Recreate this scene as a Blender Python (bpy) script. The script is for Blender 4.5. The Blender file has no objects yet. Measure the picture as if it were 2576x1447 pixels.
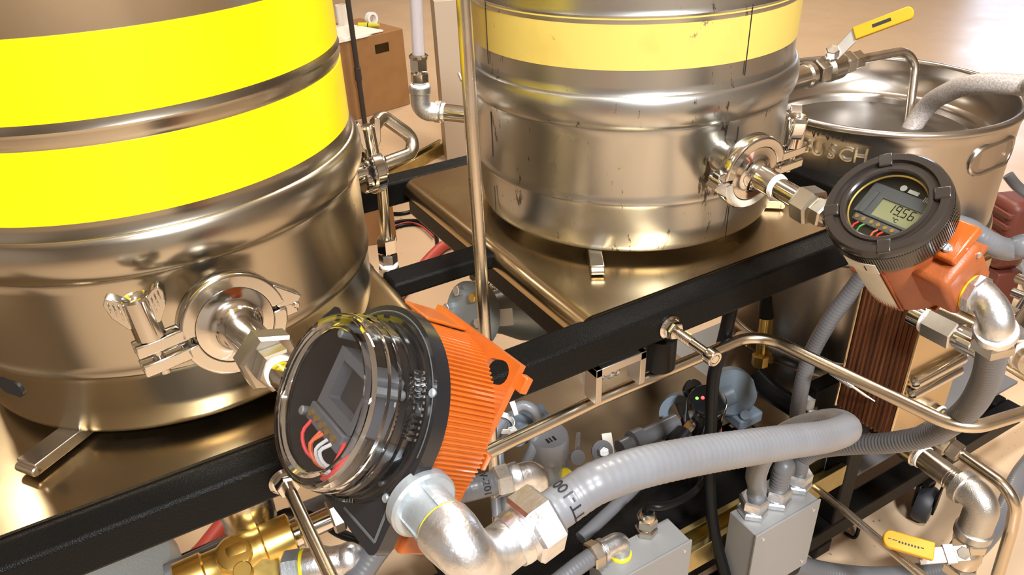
import bpy, bmesh, math, random
from mathutils import Vector as V, Matrix
random.seed(7)
S = bpy.context.scene
COL = S.collection
pi = math.pi

# ------------------------------------------------------------------ camera
F_PX, W_PX, H_PX = 1967.3, 2576.0, 1447.0
CAM = V((0.0, 0.0, 0.455))                  # table top is z = 0, floor is z = -0.73
YAW, PIT, ROL = 1.05849802, 0.54184407, 0.04168347
_f = V((math.cos(PIT)*math.cos(YAW), math.cos(PIT)*math.sin(YAW), -math.sin(PIT)))
_r = V((math.sin(YAW), -math.cos(YAW), 0)); _d = _f.cross(_r)
c_, s_ = math.cos(ROL), math.sin(ROL)
CR = c_*_r + s_*_d; CD = -s_*_r + c_*_d; CF = _f
cd = bpy.data.cameras.new('camera'); cam = bpy.data.objects.new('camera', cd); COL.objects.link(cam)
m = Matrix.Identity(4)
for i in range(3):
    m[i][0] = CR[i]; m[i][1] = -CD[i]; m[i][2] = -CF[i]; m[i][3] = CAM[i]
cam.matrix_world = m
cd.sensor_fit = 'HORIZONTAL'; cd.sensor_width = 36; cd.lens = 36*F_PX/W_PX
cd.clip_start = 0.02; cd.clip_end = 60
S.camera = cam

# ------------------------------------------------------------------ light
FLOOR = -0.73
w = bpy.data.worlds.new('world'); S.world = w; w.use_nodes = True
w.node_tree.nodes['Background'].inputs[0].default_value = (1.0, 0.80, 0.58, 1)
w.node_tree.nodes['Background'].inputs[1].default_value = 0.16
def area(name, loc, tgt, sx, sy, power, col):
    l = bpy.data.lights.new(name, 'AREA'); l.shape = 'RECTANGLE'; l.size = sx; l.size_y = sy
    l.energy = power; l.color = col
    o = bpy.data.objects.new(name, l); COL.objects.link(o); o.location = loc
    o.rotation_euler = (V(tgt)-V(loc)).to_track_quat('-Z', 'Y').to_euler()
    return o
LW = (1.0, 0.90, 0.77)
area('ceiling_light', (-0.78, 3.77, 2.45), (-0.78, 3.77, 0), 0.24, 0.36, 6, LW)
area('ceiling_light', (1.7, 1.6, 2.45), (1.7, 1.6, 0), 0.35, 1.3, 62, LW)
area('ceiling_light', (0.05, -0.45, 2.35), (0.1, -0.1, 0), 0.45, 0.3, 60, (0.93, 0.96, 1.0))
area('ceiling_light', (-0.05, -1.9, 2.15), (0.1, 0.3, 0), 0.42, 0.25, 135, (0.95, 0.97, 1.0))
area('ceiling_light', (3.4, 4.4, 2.45), (3.4, 4.4, 0), 0.35, 1.3, 95, LW)
area('daylight_window', (8.66, 4.47, 0.62), (0.5, 0.5, 0.2), 1.0, 1.2, 30, (0.66, 0.78, 1.0))
S.view_settings.view_transform = 'Standard'; S.view_settings.look = 'None'
S.view_settings.gamma = 1; S.view_settings.use_curve_mapping = False
S.view_settings.exposure = 0.25

# ------------------------------------------------------------------ helpers: a picture ray and a real plane or distance give a point
def ray(px, py): return CF + CR*((px-W_PX/2)/F_PX) + CD*((py-H_PX/2)/F_PX)
def PX(px, py, x): v = ray(px, py); return CAM + v*((x-CAM.x)/v.x)
def PY(px, py, y): v = ray(px, py); return CAM + v*((y-CAM.y)/v.y)
def PZ(px, py, z): v = ray(px, py); return CAM + v*((z-CAM.z)/v.z)
def PD(px, py, d): return CAM + ray(px, py)*d
def PP(px, py, p, n): v = ray(px, py); return CAM + v*((V(p)-CAM).dot(V(n))/v.dot(V(n)))
def dep(p): return (V(p)-CAM).dot(CF)
def fr(o, z, x=None):
    z = V(z).normalized()
    x = V(x) if x is not None else (V((1,0,0)) if abs(z.x) < .9 else V((0,1,0)))
    x = (x - z*x.dot(z)).normalized(); y = z.cross(x)
    M = Matrix.Identity(4)
    for i in range(3): M[i][0] = x[i]; M[i][1] = y[i]; M[i][2] = z[i]; M[i][3] = o[i]
    return M
XA, YA, ZA = V((1,0,0)), V((0,1,0)), V((0,0,1))

class G:
    def __init__(s): s.v = []; s.f = []
    def add(s, vs, fs, M=None):
        n = len(s.v)
        s.v += [(M @ V(p)) if M is not None else V(p) for p in vs]
        s.f += [tuple(i+n for i in f) for f in fs]; return s
    def box(s, a, b, M=None):
        (x0,y0,z0),(x1,y1,z1) = a, b
        return s.add([(x0,y0,z0),(x1,y0,z0),(x1,y1,z0),(x0,y1,z0),(x0,y0,z1),(x1,y0,z1),(x1,y1,z1),(x0,y1,z1)],
              [(0,3,2,1),(4,5,6,7),(0,1,5,4),(1,2,6,5),(2,3,7,6),(3,0,4,7)], M)
    def cbox(s, c, d, M=None):
        return s.box([c[i]-d[i]/2 for i in range(3)], [c[i]+d[i]/2 for i in range(3)], M)
    def prism(s, poly, z0, z1, M=None):
        n = len(poly)
        vs = [(x,y,z0) for x,y in poly]+[(x,y,z1) for x,y in poly]
        fs = [tuple(range(n-1,-1,-1)), tuple(range(n,2*n))]
        fs += [(i,(i+1)%n,n+(i+1)%n,n+i) for i in range(n)]
        return s.add(vs, fs, M)
    def lathe(s, prof, M=None, n=32, a0=0.0, a1=2*pi, closed=False, caps=True):
        full = abs(a1-a0-2*pi) < 1e-6
        k = n if full else n+1
        vs = []; fs = []; m = len(prof)
        for j in range(k):
            a = a0+(a1-a0)*j/n; c, t = math.cos(a), math.sin(a)
            vs += [(r*c, r*t, z) for r, z in prof]
        for j in range(n):
            j2 = (j+1) % k
            for i in range(m if closed else m-1):
                i2 = (i+1) % m
                fs.append((j*m+i, j2*m+i, j2*m+i2, j*m+i2))
        if not closed and caps and full:
            if prof[0][0] > 1e-6: fs.append(tuple(j*m for j in range(k-1,-1,-1)))
            if prof[-1][0] > 1e-6: fs.append(tuple(j*m+m-1 for j in range(k)))
        if closed and not full:
            fs.append(tuple(range(m))); fs.append(tuple((k-1)*m+i for i in range(m-1,-1,-1)))
        return s.add(vs, fs, M)
    def cyl(s, M, r, z0, z1, n=24, ch=0):
        ch = min(ch, abs(z1-z0)/2.1, r/2.1)
        p = [(r,z0),(r,z1)] if not ch else [(r-ch,z0),(r,z0+ch),(r,z1-ch),(r-ch,z1)]
        return s.lathe(p, M, n)
    def hexn(s, M, r, z0, z1, ch=.0015, n=6):
        return s.lathe([(r*.90,z0),(r,z0+ch),(r,z1-ch),(r*.90,z1)], M, n)
    def seg(s, a, b, r, n=12, r2=None):
        a, b = V(a), V(b); M = fr(a, b-a); L = (b-a).length
        return s.lathe([(r,0),(r if r2 is None else r2,L)], M, n)
    def tube(s, pts, r, n=12, caps=True):
        pts = [V(p) for p in pts]; N = len(pts)
        rs = r if isinstance(r, (list, tuple)) else [r]*N
        t = [(pts[min(i+1,N-1)]-pts[max(i-1,0)]).normalized() for i in range(N)]
        x = t[0].orthogonal().normalized(); vs = []
        for i in range(N):
            x = (x - t[i]*x.dot(t[i])).normalized(); y = t[i].cross(x)
            vs += [pts[i]+(x*math.cos(2*pi*j/n)+y*math.sin(2*pi*j/n))*rs[i] for j in range(n)]
        fs = [(i*n+j, i*n+(j+1)%n, (i+1)*n+(j+1)%n, (i+1)*n+j) for i in range(N-1) for j in range(n)]
        if caps: fs += [tuple(range(n-1,-1,-1)), tuple((N-1)*n+j for j in range(n))]
        return s.add(vs, fs)
    def ball(s, c, r, n=12):
        p = [(max(r*math.sin(pi*i/8),0), -r*math.cos(pi*i/8)) for i in range(9)]
        p[0] = (1e-5,-r); p[-1] = (1e-5,r)
        return s.lathe(p, Matrix.Translation(c), n)

def fillet(pts, R, n=8):
    pts = [V(p) for p in pts]; out = [pts[0]]
    for i in range(1, len(pts)-1):
        a, b, c = pts[i-1], pts[i], pts[i+1]
        d1 = (a-b).normalized(); d2 = (c-b).normalized()
        ang = d1.angle(d2); L = min(R/math.tan(ang/2), (a-b).length*.48, (c-b).length*.48)
        R2 = L*math.tan(ang/2)
        p1, p2 = b+d1*L, b+d2*L
        cc = b + (d1+d2).normalized()*(R2/math.sin(ang/2))
        e1, e2 = p1-cc, p2-cc; tot = e1.angle(e2)
        for k in range(n+1):
            t = k/n
            out.append(cc + (e1*math.sin((1-t)*tot)+e2*math.sin(t*tot))/max(math.sin(tot),1e-6))
    return out+[pts[-1]]
def spline(pts, step=.006):
    pts = [V(p) for p in pts]; P = [pts[0]*2-pts[1]]+pts+[pts[-1]*2-pts[-2]]; out = []
    for i in range(1, len(P)-2):
        a, b, c, d = P[i-1], P[i], P[i+1], P[i+2]
        n = max(3, int((c-b).length/step))
        for k in range(n):
            t = k/n
            out.append(.5*((2*b)+(c-a)*t+(2*a-5*b+4*c-d)*t*t+(3*b-a-3*c+d)*t**3))
    out.append(pts[-1]); return out
def resample(pts, step):
    L = [0]
    for i in range(1, len(pts)): L.append(L[-1]+(pts[i]-pts[i-1]).length)
    n = max(2, int(L[-1]/step)); out = []; j = 0
    for k in range(n+1):
        s = L[-1]*k/n
        while j < len(L)-2 and L[j+1] < s: j += 1
        t = (s-L[j])/max(L[j+1]-L[j], 1e-9); out.append(pts[j].lerp(pts[j+1], min(max(t,0),1)))
    return out

def link(name, me, mat, root=None, parent=None, bevel=0, ang=35):
    o = bpy.data.objects.new(name, me); COL.objects.link(o)
    me.materials.append(mat)
    me.polygons.foreach_set('use_smooth', [True]*len(me.polygons))
    me.set_sharp_from_angle(angle=math.radians(ang)); me.update()
    if parent is not None: o.parent = parent
    if bevel:
        b = o.modifiers.new('bevel', 'BEVEL'); b.width = bevel; b.segments = 2; b.limit_method = 'ANGLE'; b.angle_limit = math.radians(40)
        b.harden_normals = False
    return o
BASE = {}
def root_of(o):
    while o.parent: o = o.parent
    return o
def thing(name, label, cat, base, group=None):
    o = bpy.data.objects.new(name, None); COL.objects.link(o); o.location = base
    o.empty_display_size = .02
    o['label'] = label; o['category'] = cat
    if group: o['group'] = group
    BASE[o.name] = V(base); return o
def mesh_of(name, g, off):
    me = bpy.data.meshes.new(name)
    me.from_pydata([tuple(p-off) for p in g.v], [], g.f); me.validate()
    b = bmesh.new(); b.from_mesh(me); bmesh.ops.recalc_face_normals(b, faces=b.faces); b.to_mesh(me); b.free()
    me.update(); return me
def part(name, g, mat, parent, bevel=0, label=None, ang=35, kind=None):
    off = BASE[root_of(parent).name]
    o = link(name, mesh_of(name, g, off), mat, parent=parent, bevel=bevel, ang=ang)
    if label: o['label'] = label
    if kind: o['kind'] = kind
    return o
def solo(name, g, mat, label, cat, group=None, bevel=0, ang=35):
    lo = V([min(p[i] for p in g.v) for i in range(3)]); hi = V([max(p[i] for p in g.v) for i in range(3)])
    b = V(((lo.x+hi.x)/2, (lo.y+hi.y)/2, lo.z))
    o = link(name, mesh_of(name, g, b), mat, bevel=bevel, ang=ang); o.location = b
    o['label'] = label; o['category'] = cat
    if group: o['group'] = group
    BASE[o.name] = b; return o
def struct(name, g, mat, bevel=0):
    o = link(name, mesh_of(name, g, V((0,0,0))), mat, bevel=bevel); o['kind'] = 'structure'; BASE[o.name] = V((0,0,0)); return o
def from_mesh(me, M=None):
    g = G(); g.v = [(M @ v.co) if M is not None else v.co.copy() for v in me.vertices]
    g.f = [tuple(p.vertices) for p in me.polygons]; return g
def curve_mesh(cu):
    o = bpy.data.objects.new('tmp', cu); COL.objects.link(o)
    dg = bpy.context.evaluated_depsgraph_get(); dg.update()
    me = bpy.data.meshes.new_from_object(o.evaluated_get(dg))
    bpy.data.objects.remove(o); return me
def plate2d(outlines, z0, z1, M):
    cu = bpy.data.curves.new('tmp', 'CURVE'); cu.dimensions = '2D'; cu.fill_mode = 'BOTH'; cu.extrude = abs(z1-z0)/2
    for ol in outlines:
        sp = cu.splines.new('POLY'); sp.points.add(len(ol)-1); sp.use_cyclic_u = True
        for p, (x, y) in zip(sp.points, ol): p.co = (x, y, 0, 1)
    me = curve_mesh(cu); g = from_mesh(me, M @ Matrix.Translation((0,0,(z0+z1)/2)))
    bpy.data.meshes.remove(me); bpy.data.curves.remove(cu); return g
def text_mesh(txt, size, depth=.0002):
    cu = bpy.data.curves.new('tmp', 'FONT'); cu.body = txt; cu.size = size; cu.extrude = depth; cu.align_x = 'CENTER'; cu.align_y = 'CENTER'
    cu.resolution_u = 3
    me = curve_mesh(cu); v = [p.co.copy() for p in me.vertices]; f = [tuple(p.vertices) for p in me.polygons]
    bpy.data.meshes.remove(me); bpy.data.curves.remove(cu); return v, f
def circ(cx, cy, r, n=24, a0=0, a1=2*pi): return [(cx+r*math.cos(a0+(a1-a0)*i/n), cy+r*math.sin(a0+(a1-a0)*i/n)) for i in range(n)]
def slot2(cx, cy, L, r, ang, n=8):
    c, s = math.cos(ang), math.sin(ang); P = []
    for i in range(n+1):
        a = -pi/2+pi*i/n; P.append((L/2+r*math.cos(a), r*math.sin(a)))
    for i in range(n+1):
        a = pi/2+pi*i/n; P.append((-L/2+r*math.cos(a), r*math.sin(a)))
    return [(cx+x*c-y*s, cy+x*s+y*c) for x, y in P]

# ------------------------------------------------------------------ materials
def mat(name, col, metal=0, rough=.4, col2=None, nscale=20, lo=.45, hi=.6, stretch=(1,1,1), bump=0, bscale=200, rvar=0, coat=0,
        trans=0, ior=1.45, emit=None, estr=0, marks=None, mscale=30, aniso=0, bstretch=(1,1,1), spec=None):
    M = bpy.data.materials.new(name); M.use_nodes = True; nt = M.node_tree; N = nt.nodes; L = nt.links
    b = N['Principled BSDF']; b.inputs['Base Color'].default_value = (*col, 1)
    b.inputs['Metallic'].default_value = metal; b.inputs['Roughness'].default_value = rough
    b.inputs['IOR'].default_value = ior
    if spec is not None: b.inputs['Specular IOR Level'].default_value = spec
    if coat: b.inputs['Coat Weight'].default_value = coat; b.inputs['Coat Roughness'].default_value = .08
    if trans: b.inputs['Transmission Weight'].default_value = trans
    if aniso: b.inputs['Anisotropic'].default_value = aniso
    if emit: b.inputs['Emission Color'].default_value = (*emit, 1); b.inputs['Emission Strength'].default_value = estr
    tc = N.new('ShaderNodeTexCoord'); mp = N.new('ShaderNodeMapping'); mp.inputs['Scale'].default_value = stretch
    L.new(tc.outputs['Object'], mp.inputs['Vector'])
    cs = None
    if col2 is not None or rvar:
        nz = N.new('ShaderNodeTexNoise'); nz.inputs['Scale'].default_value = nscale; nz.inputs['Detail'].default_value = 5
        L.new(mp.outputs[0], nz.inputs['Vector'])
        rp = N.new('ShaderNodeMapRange'); rp.inputs[1].default_value = lo; rp.inputs[2].default_value = hi
        L.new(nz.outputs['Fac'], rp.inputs[0])
        if col2 is not None:
            mx = N.new('ShaderNodeMix'); mx.data_type = 'RGBA'
            mx.inputs[6].default_value = (*col, 1); mx.inputs[7].default_value = (*col2, 1)
            L.new(rp.outputs[0], mx.inputs[0]); cs = mx.outputs[2]; L.new(cs, b.inputs['Base Color'])
        if rvar:
            r2 = N.new('ShaderNodeMapRange'); r2.inputs[3].default_value = rough-rvar; r2.inputs[4].default_value = rough+rvar
            L.new(nz.outputs['Fac'], r2.inputs[0]); r2.inputs[1].default_value = .3; r2.inputs[2].default_value = .7
            L.new(r2.outputs[0], b.inputs['Roughness'])
    if marks is not None:
        mc, th, mstretch = marks
        mp2 = N.new('ShaderNodeMapping'); mp2.inputs['Scale'].default_value = mstretch; L.new(tc.outputs['Object'], mp2.inputs['Vector'])
        n2 = N.new('ShaderNodeTexNoise'); n2.inputs['Scale'].default_value = mscale; n2.inputs['Detail'].default_value = 6; n2.inputs['Roughness'].default_value = .7
        L.new(mp2.outputs[0], n2.inputs['Vector'])
        r3 = N.new('ShaderNodeMapRange'); r3.inputs[1].default_value = th; r3.inputs[2].default_value = th+.04
        L.new(n2.outputs['Fac'], r3.inputs[0])
        m2 = N.new('ShaderNodeMix'); m2.data_type = 'RGBA'; m2.inputs[7].default_value = (*mc, 1)
        if cs is not None: L.new(cs, m2.inputs[6])
        else: m2.inputs[6].default_value = (*col, 1)
        L.new(r3.outputs[0], m2.inputs[0]); L.new(m2.outputs[2], b.inputs['Base Color'])
    if bump:
        mp3 = N.new('ShaderNodeMapping'); mp3.inputs['Scale'].default_value = bstretch; L.new(tc.outputs['Object'], mp3.inputs['Vector'])
        nb = N.new('ShaderNodeTexNoise'); nb.inputs['Scale'].default_value = bscale; nb.inputs['Detail'].default_value = 2
        L.new(mp3.outputs[0], nb.inputs['Vector'])
        bp = N.new('ShaderNodeBump'); bp.inputs['Strength'].default_value = bump; bp.inputs['Distance'].default_value = .001
        L.new(nb.outputs['Fac'], bp.inputs['Height']); L.new(bp.outputs[0], b.inputs['Normal'])
    return M
m_floor = mat('floor_tile', (.60,.43,.275), 0, .34, (.54,.38,.24), 3, .4, .65, rvar=.06, marks=((.16,.115,.08), .645, (1,1,1)), mscale=55)
m_keg1 = mat('keg_steel_warm', (.47,.435,.365), 1, .23, (.37,.315,.23), 7, .45, .75, (1,1,.25), rvar=.07, marks=((.10,.08,.06), .69, (1,1,3)), mscale=16)
m_keg2 = mat('keg_steel_dull', (.56,.555,.52), 1, .31, (.45,.435,.395), 9, .45, .75, (1,1,.3), rvar=.07, marks=((.16,.135,.11), .62, (2,2,.7)), mscale=22)
m_keg3 = mat('keg_steel_rosy', (.49,.45,.405), 1, .27, (.40,.36,.31), 8, .45, .75, (1,1,.3), rvar=.06)
m_yel1 = mat('yellow_gloss_paint', (.86,.66,.0), 0, .38, (.80,.58,.0), 24, .60, .80, marks=((.45,.28,.02), .67, (1,1,1)), mscale=20)
m_yel2 = mat('yellow_faded_paint', (.64,.475,.11), 0, .42, (.58,.42,.09), 18, .5, .7, marks=((.22,.17,.09), .65, (1.5,1.5,1)), mscale=30)
m_tray = mat('tray_steel', (.56,.44,.27), 1, .23, (.44,.325,.17), 5, .45, .75, rvar=.08, marks=((.12,.09,.05), .70, (1,2,1)), mscale=18)
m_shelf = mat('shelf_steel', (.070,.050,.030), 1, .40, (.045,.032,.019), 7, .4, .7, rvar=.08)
m_black = mat('black_powder_coat', (.006,.0055,.005), 0, .30, bump=.7, bscale=800, spec=.10)
m_chrome = mat('polished_steel', (.66,.63,.58), 1, .12, rvar=.03, nscale=60)
m_satin = mat('satin_steel', (.62,.56,.47), 1, .26, rvar=.05, nscale=40)
m_tubebr = mat('tube_steel', (.64,.56,.44), 1, .24, rvar=.04, nscale=30)
m_cast = mat('cast_steel', (.55,.53,.49), 1, .42, bump=.35, bscale=600, rvar=.05)
m_zinc = mat('zinc_plate', (.80,.82,.84), 1, .36, (.60,.62,.64), 90, .45, .7, rvar=.08, bump=.25, bscale=350)
m_zincd = mat('zinc_dull', (.46,.50,.52), .7, .45, (.38,.42,.44), 50, .4, .7, bump=.3, bscale=300)
m_nut = mat('nut_steel', (.55,.51,.44), 1, .30, (.46,.42,.35), 40, .4, .7)
m_white = mat('white_ptfe_tape', (.86,.84,.80), 0, .5, bump=.3, bscale=500)
m_orange = mat('orange_paint', (.43,.092,.011), 0, .30, (.36,.076,.009), 30, .45, .7, coat=.4, bump=.12, bscale=400)
m_orange2 = mat('orange_dull_paint', (.33,.085,.022), 0, .40, (.26,.065,.018), 30, .45, .7, bump=.2, bscale=500)
m_bplast = mat('black_plastic', (.012,.012,.013), 0, .22, coat=.3)
m_bcap = mat('black_cap', (.028,.022,.018), 0, .26, coat=.4)
m_clear = mat('clear_plastic', (.985,.985,.99), 0, .035, trans=1, ior=1.5)
m_glass = mat('window_glass', (.93,.95,.90), 0, .02, trans=1, ior=1.2)
m_grayp = mat('grey_plastic', (.13,.135,.15), 0, .4)
m_lcd = mat('lcd_dark', (.045,.04,.038), 0, .3, coat=.3)
m_lcdg = mat('lcd_green', (.42,.42,.24), 0, .35)
m_ink = mat('black_ink', (.01,.01,.012), 0, .5)
m_pale = mat('pale_print', (.62,.64,.62), 0, .5)
m_red = mat('red_wire', (.85,.05,.05), 0, .35)
m_ored = mat('orange_red_wire', (.85,.16,.05), 0, .35)
m_wht = mat('white_wire', (.8,.8,.8), 0, .35)
m_green = mat('green_wire', (.12,.45,.10), 0, .35)
m_blue = mat('blue_wire', (.01,.06,.45), 0, .35)
m_cond = mat('grey_conduit', (.165,.17,.18), 0, .36, (.15,.15,.157), 25, .4, .65, coat=.12)
m_cond2 = mat('grey_conduit_dark', (.125,.125,.13), 0, .38, coat=.1)
m_ygasket = mat('yellow_gasket', (.85,.68,.02), 0, .4)
m_box = mat('grey_box_paint', (.235,.23,.22), 0, .42, bump=.15, bscale=700)
m_brass = mat('brass', (.90,.66,.20), 1, .32, (.72,.50,.13), 40, .45, .7, rvar=.06, marks=((.33,.42,.36), .70, (1,1,1)), mscale=40)
m_gold = mat('zinc_yellow_strut', (.56,.46,.20), 1, .30, (.44,.35,.15), 30, .4, .7)
m_copper = mat('copper_braze', (.23,.085,.035), .55, .45, (.11,.045,.022), 260, .40, .60, (.05,1,.02))
m_handle = mat('yellow_vinyl', (.66,.33,.004), 0, .38)
m_cable = mat('black_rubber', (.006,.006,.006), 0, .36, spec=.22)
m_hose = mat('braided_hose', (.42,.37,.33), 0, .45, (.30,.26,.23), 420, .45, .55)
m_redhose = mat('red_rubber', (.42,.055,.035), 0, .5)
m_card = mat('cardboard', (.29,.145,.05), 0, .7, (.26,.125,.043), 14, .4, .7)
m_paper = mat('white_paper', (.80,.74,.66), 0, .6)
m_marker = mat('yellow_marker', (.62,.56,.04), 0, .4)
m_pump = mat('blue_grey_paint', (.20,.25,.30), 0, .4, bump=.15, bscale=300)
m_motor = mat('motor_grey', (.30,.34,.35), .6, .38, bump=.2, bscale=260)
m_pole = mat('dark_pole', (.03,.024,.02), 0, .4)
m_wpost = mat('cream_post', (.48,.39,.29), 0, .5)
m_alu = mat('aluminium', (.52,.48,.42), 1, .38)
m_dark = mat('keg_interior_shade', (.05,.040,.030), 0, .35)  # dark colour stands in for shade inside the open keg
m_sight = mat('sight_tube_clear', (.86,.82,.84), 0, .22, trans=.75, ior=1.25)
m_bowl = mat('smoked_bowl', (.72,.74,.74), 0, .05, trans=.85, ior=1.3)
m_ledg = mat('led_green', (.1,.9,.05), 0, .4, emit=(.15,1,.05), estr=3)
m_ledr = mat('led_red', (.9,.05,.05), 0, .4, emit=(1,.05,.05), estr=3)
m_tealp = mat('teal_patina', (.05,.22,.17), .3, .5)
m_rubber = mat('wheel_rubber', (.022,.022,.025), 0, .5)
m_redp = mat('red_brown_plastic', (.13,.032,.02), 0, .45)
m_sticker = mat('white_sticker', (.72,.68,.58), 0, .45, (.60,.55,.45), 30, .5, .7)
m_gasket = mat('grey_gasket_line', (.07,.07,.065), 0, .5)
m_wall = mat('wall_paint', (.52,.48,.42), 0, .7, (.48,.44,.39), 2, .4, .6)
m_ceil = mat('ceiling_paint', (.72,.66,.57), 0, .8)
# ================================================================== the setting
struct('floor', G().box((-4,-3,FLOOR-.05), (9.6,12,FLOOR)), m_floor)
struct('wall_left', G().box((-4.1,-3,FLOOR), (-4,12,2.9)), m_wall)
struct('wall_right', G().box((9.6,-3,FLOOR), (9.7,12,2.9)), m_wall)
struct('wall_front', G().box((-4.1,-3.1,FLOOR), (9.7,-3,2.9)), m_wall)
struct('wall_back', G().box((-4.1,12,FLOOR), (9.7,12.1,2.9)), m_wall)
struct('ceiling', G().box((-4.1,-3.1,2.9), (9.7,12.1,3.0)), m_ceil)

# ================================================================== the frame
BT, BB = -.004, -.042
frame = thing('equipment_frame', 'black powder-coated square tube frame carrying the two kegs', 'frame', (.3,.8,FLOOR+.07))
def bm(name, a, b, lab=None, mt=m_black): return part(name, G().box(a, b), mt, frame, bevel=.004, label=lab)
bm('front_beam', (-.42,.529,BB), (.925,.567,BT), 'front top tube of the frame')
bm('back_beam', (-.42,1.022,BB), (.925,1.060,BT))
bm('end_beam', (.887,.567,BB), (.925,1.022,BT))
bm('tray_bearer', (.400,.567,-.060), (.438,1.022,-.021))
bm('tray_bearer', (.812,.567,-.060), (.850,1.022,-.021))
bm('tray_bearer', (.224,.567,-.060), (.262,1.022,-.021))
bm('tray_bearer', (-.165,.567,-.060), (-.127,1.022,-.021))
bm('cross_bar', (.263,.746,-.025), (.400,.783,-.004))
for x, y in ((.887,.529),(.887,1.022),(-.42,.529),(-.42,1.022)):
    bm('leg', (x,y,-.572), (x+.038,y+.038,BB))
bm('lower_beam', (-.42,.529,-.610), (1.44,.567,-.572))
bm('lower_beam', (-.42,1.022,-.610), (1.44,1.060,-.572))
bm('lower_cross_beam', (1.402,.567,-.610), (1.44,1.022,-.572))
bm('lower_cross_beam', (.887,.567,-.610), (.925,1.022,-.572))
bm('lower_cross_beam', (-.42,.567,-.610), (-.382,1.022,-.572))
bm('lower_cross_beam', (.30,.567,-.610), (.338,1.022,-.572))
bm('corner_gusset', (.86,.529,-.64), (.90,.567,-.61))
def caster(x, y, label, group=None):
    t = thing('caster_wheel', label, 'caster', (x,y,FLOOR), 'casters under the frame')
    M = fr(V((x,y-.012,FLOOR+.037)), V((.35,-1,0)))
    part('tyre', G().lathe([(.028,-.014),(.034,-.014),(.037,-.008),(.037,.008),(.034,.014),(.028,.014)], M, 32), m_rubber, t)
    part('hub', G().lathe([(.006,-.016),(.012,-.016),(.027,-.010),(.027,.010),(.012,.016),(.006,.016)], M, 24), m_cond2, t)
    g = G(); 
    for s in (-1,1): g.prism([(-.012,-.01),(.012,-.01),(.02,.05),(-.02,.05)], s*.018-.002, s*.018+.002, fr(V((x,y-.012,FLOOR+.037)), V((.35,-1,0)), V((1,.35,0))) )
    part('fork', g, m_black, t, bevel=.001)
    part('swivel_plate', G().cbox((x,y,FLOOR+.114), (.07,.05,.008)).cyl(Matrix.Translation((x,y,0)), .018, FLOOR+.085, FLOOR+.112), m_black, t)
wp = PZ(2410,1370,FLOOR)
caster(wp.x, .548, 'small dark swivel caster beside the big pipe elbow')

# ------------------------------------------------------------------ trays
def tray(label, x0, x1, left_round, right_round):
    # folded sheet: top with rounded-over side edges
    R = .020; P = []
    def arc(cx, cz, a0, a1): return [(cx+R*math.cos(a0+(a1-a0)*i/8), cz+R*math.sin(a0+(a1-a0)*i/8)) for i in range(9)]
    outer = arc(x0+R, -R, pi, pi/2)+arc(x1-R, -R, pi/2, 0)
    outer = [(x0,-.022)]+outer+[(x1,-.022)]
    inner = [(x+( .0025 if x < x0+R else (-.0025 if x > x1-R else 0)), z-(.0025 if z > -R*.6 else .0)) for x, z in outer]
    poly = outer+inner[::-1]
    M = fr(V((0,.562,0)), YA, XA)      # local x = X, local y = -Z... flipped below
    g = G(); n = len(poly)
    vs = [(x,.562,z) for x,z in poly]+[(x,1.012,z) for x,z in poly]
    fs = [(i,(i+1)%n,n+(i+1)%n,n+i) for i in range(n)]
    k = len(outer)
    for base in (0,n):
        for i in range(k-1): fs.append((base+i, base+i+1, base+n-2-i, base+n-1-i) if base == 0 else (base+n-1-i, base+n-2-i, base+i+1, base+i))
    g.add(vs, fs)
    t = solo('keg_tray', g, m_tray, label, 'tray', 'steel keg trays', ang=50)
    return t
tray('bronze-tinted steel tray under the bright yellow striped keg', -.36, .266, 1, 1)
tray('steel tray with rounded side edge under the pale yellow striped keg', .392, .850, 1, 1)

def rest_bar(label, p, q, wd, h, mtl=m_satin):
    p, q = V(p), V(q); d = (q-p); L = d.length; M = fr(p, ZA, d)
    t = thing('keg_rest_bar', label, 'bar', p+d*.5, 'bars lifting the kegs off the trays')
    part('channel', G().box((0,-wd/2,.0), (L,wd/2,h), M), mtl, t, bevel=.001)
    part('end_weld', G().cyl(fr(p+V((0,0,.004)), M.col[1].to_3d()), .0045, -wd/2, wd/2, 12, .001), mtl, t)
    return t
K1 = V((.047,.787,0)); K2 = V((.625,.785,0)); K3 = V((1.10,.755,0))
a = PZ(75,1188,.004); b = PZ(190,1100,.004); rest_bar('short steel bar poking out under the bright yellow striped keg', a, b+(b-a)*.8, .022, .011)
a = PZ(1503,690,.002); rest_bar('small steel bar end under the pale yellow striped keg', a, a+V((.045,.075,0)), .016, .011)
a = PZ(1965,520,.002); rest_bar('steel bar end under the pale striped keg beside its clamp', a, a+V((-.06,.05,0)), .016, .011)

# ------------------------------------------------------------------ kegs
ZB = .0125
def keg_profile(top, rib=.2042, r=.1965, groove=True):
    p = [(.150,ZB+.055),(.170,ZB+.028),(.180,ZB+.004),(.1865,ZB),(.1905,ZB+.003),(.1925,ZB+.010),(.1945,ZB+.03),(.1955,.070),(.1972,.075),(.1980,.0785),(.1968,.082),(r,.088)]
    p += [(r,.155),(r+.0015,.162)]
    for i in range(13):
        a = -pi/2+pi*i/12; p.append((r+.001+(rib-r-.001)*max(0,math.cos(a))**1.05, .183+.0185*math.sin(a)))
    p += [(r-.0005,.2045),(r-.001,.210)]
    if groove:
        p += [(r-.001,.270),(r-.0008,.2725),(r+.0004,.275),(r-.0004,.279),(r+.0006,.282),(r-.0008,.2855),(r-.001,.288)]
    p += [(r-.001,.395)]
    for i in range(13):
        a = -pi/2+pi*i/12; p.append((r+(rib-r)*max(0,math.cos(a))**.8, .416+.0185*math.sin(a)))
    p += [(r,.44),(r,top-.07),(r-.02,top-.04),(.16,top-.02),(.14,top)]
    return p
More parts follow.
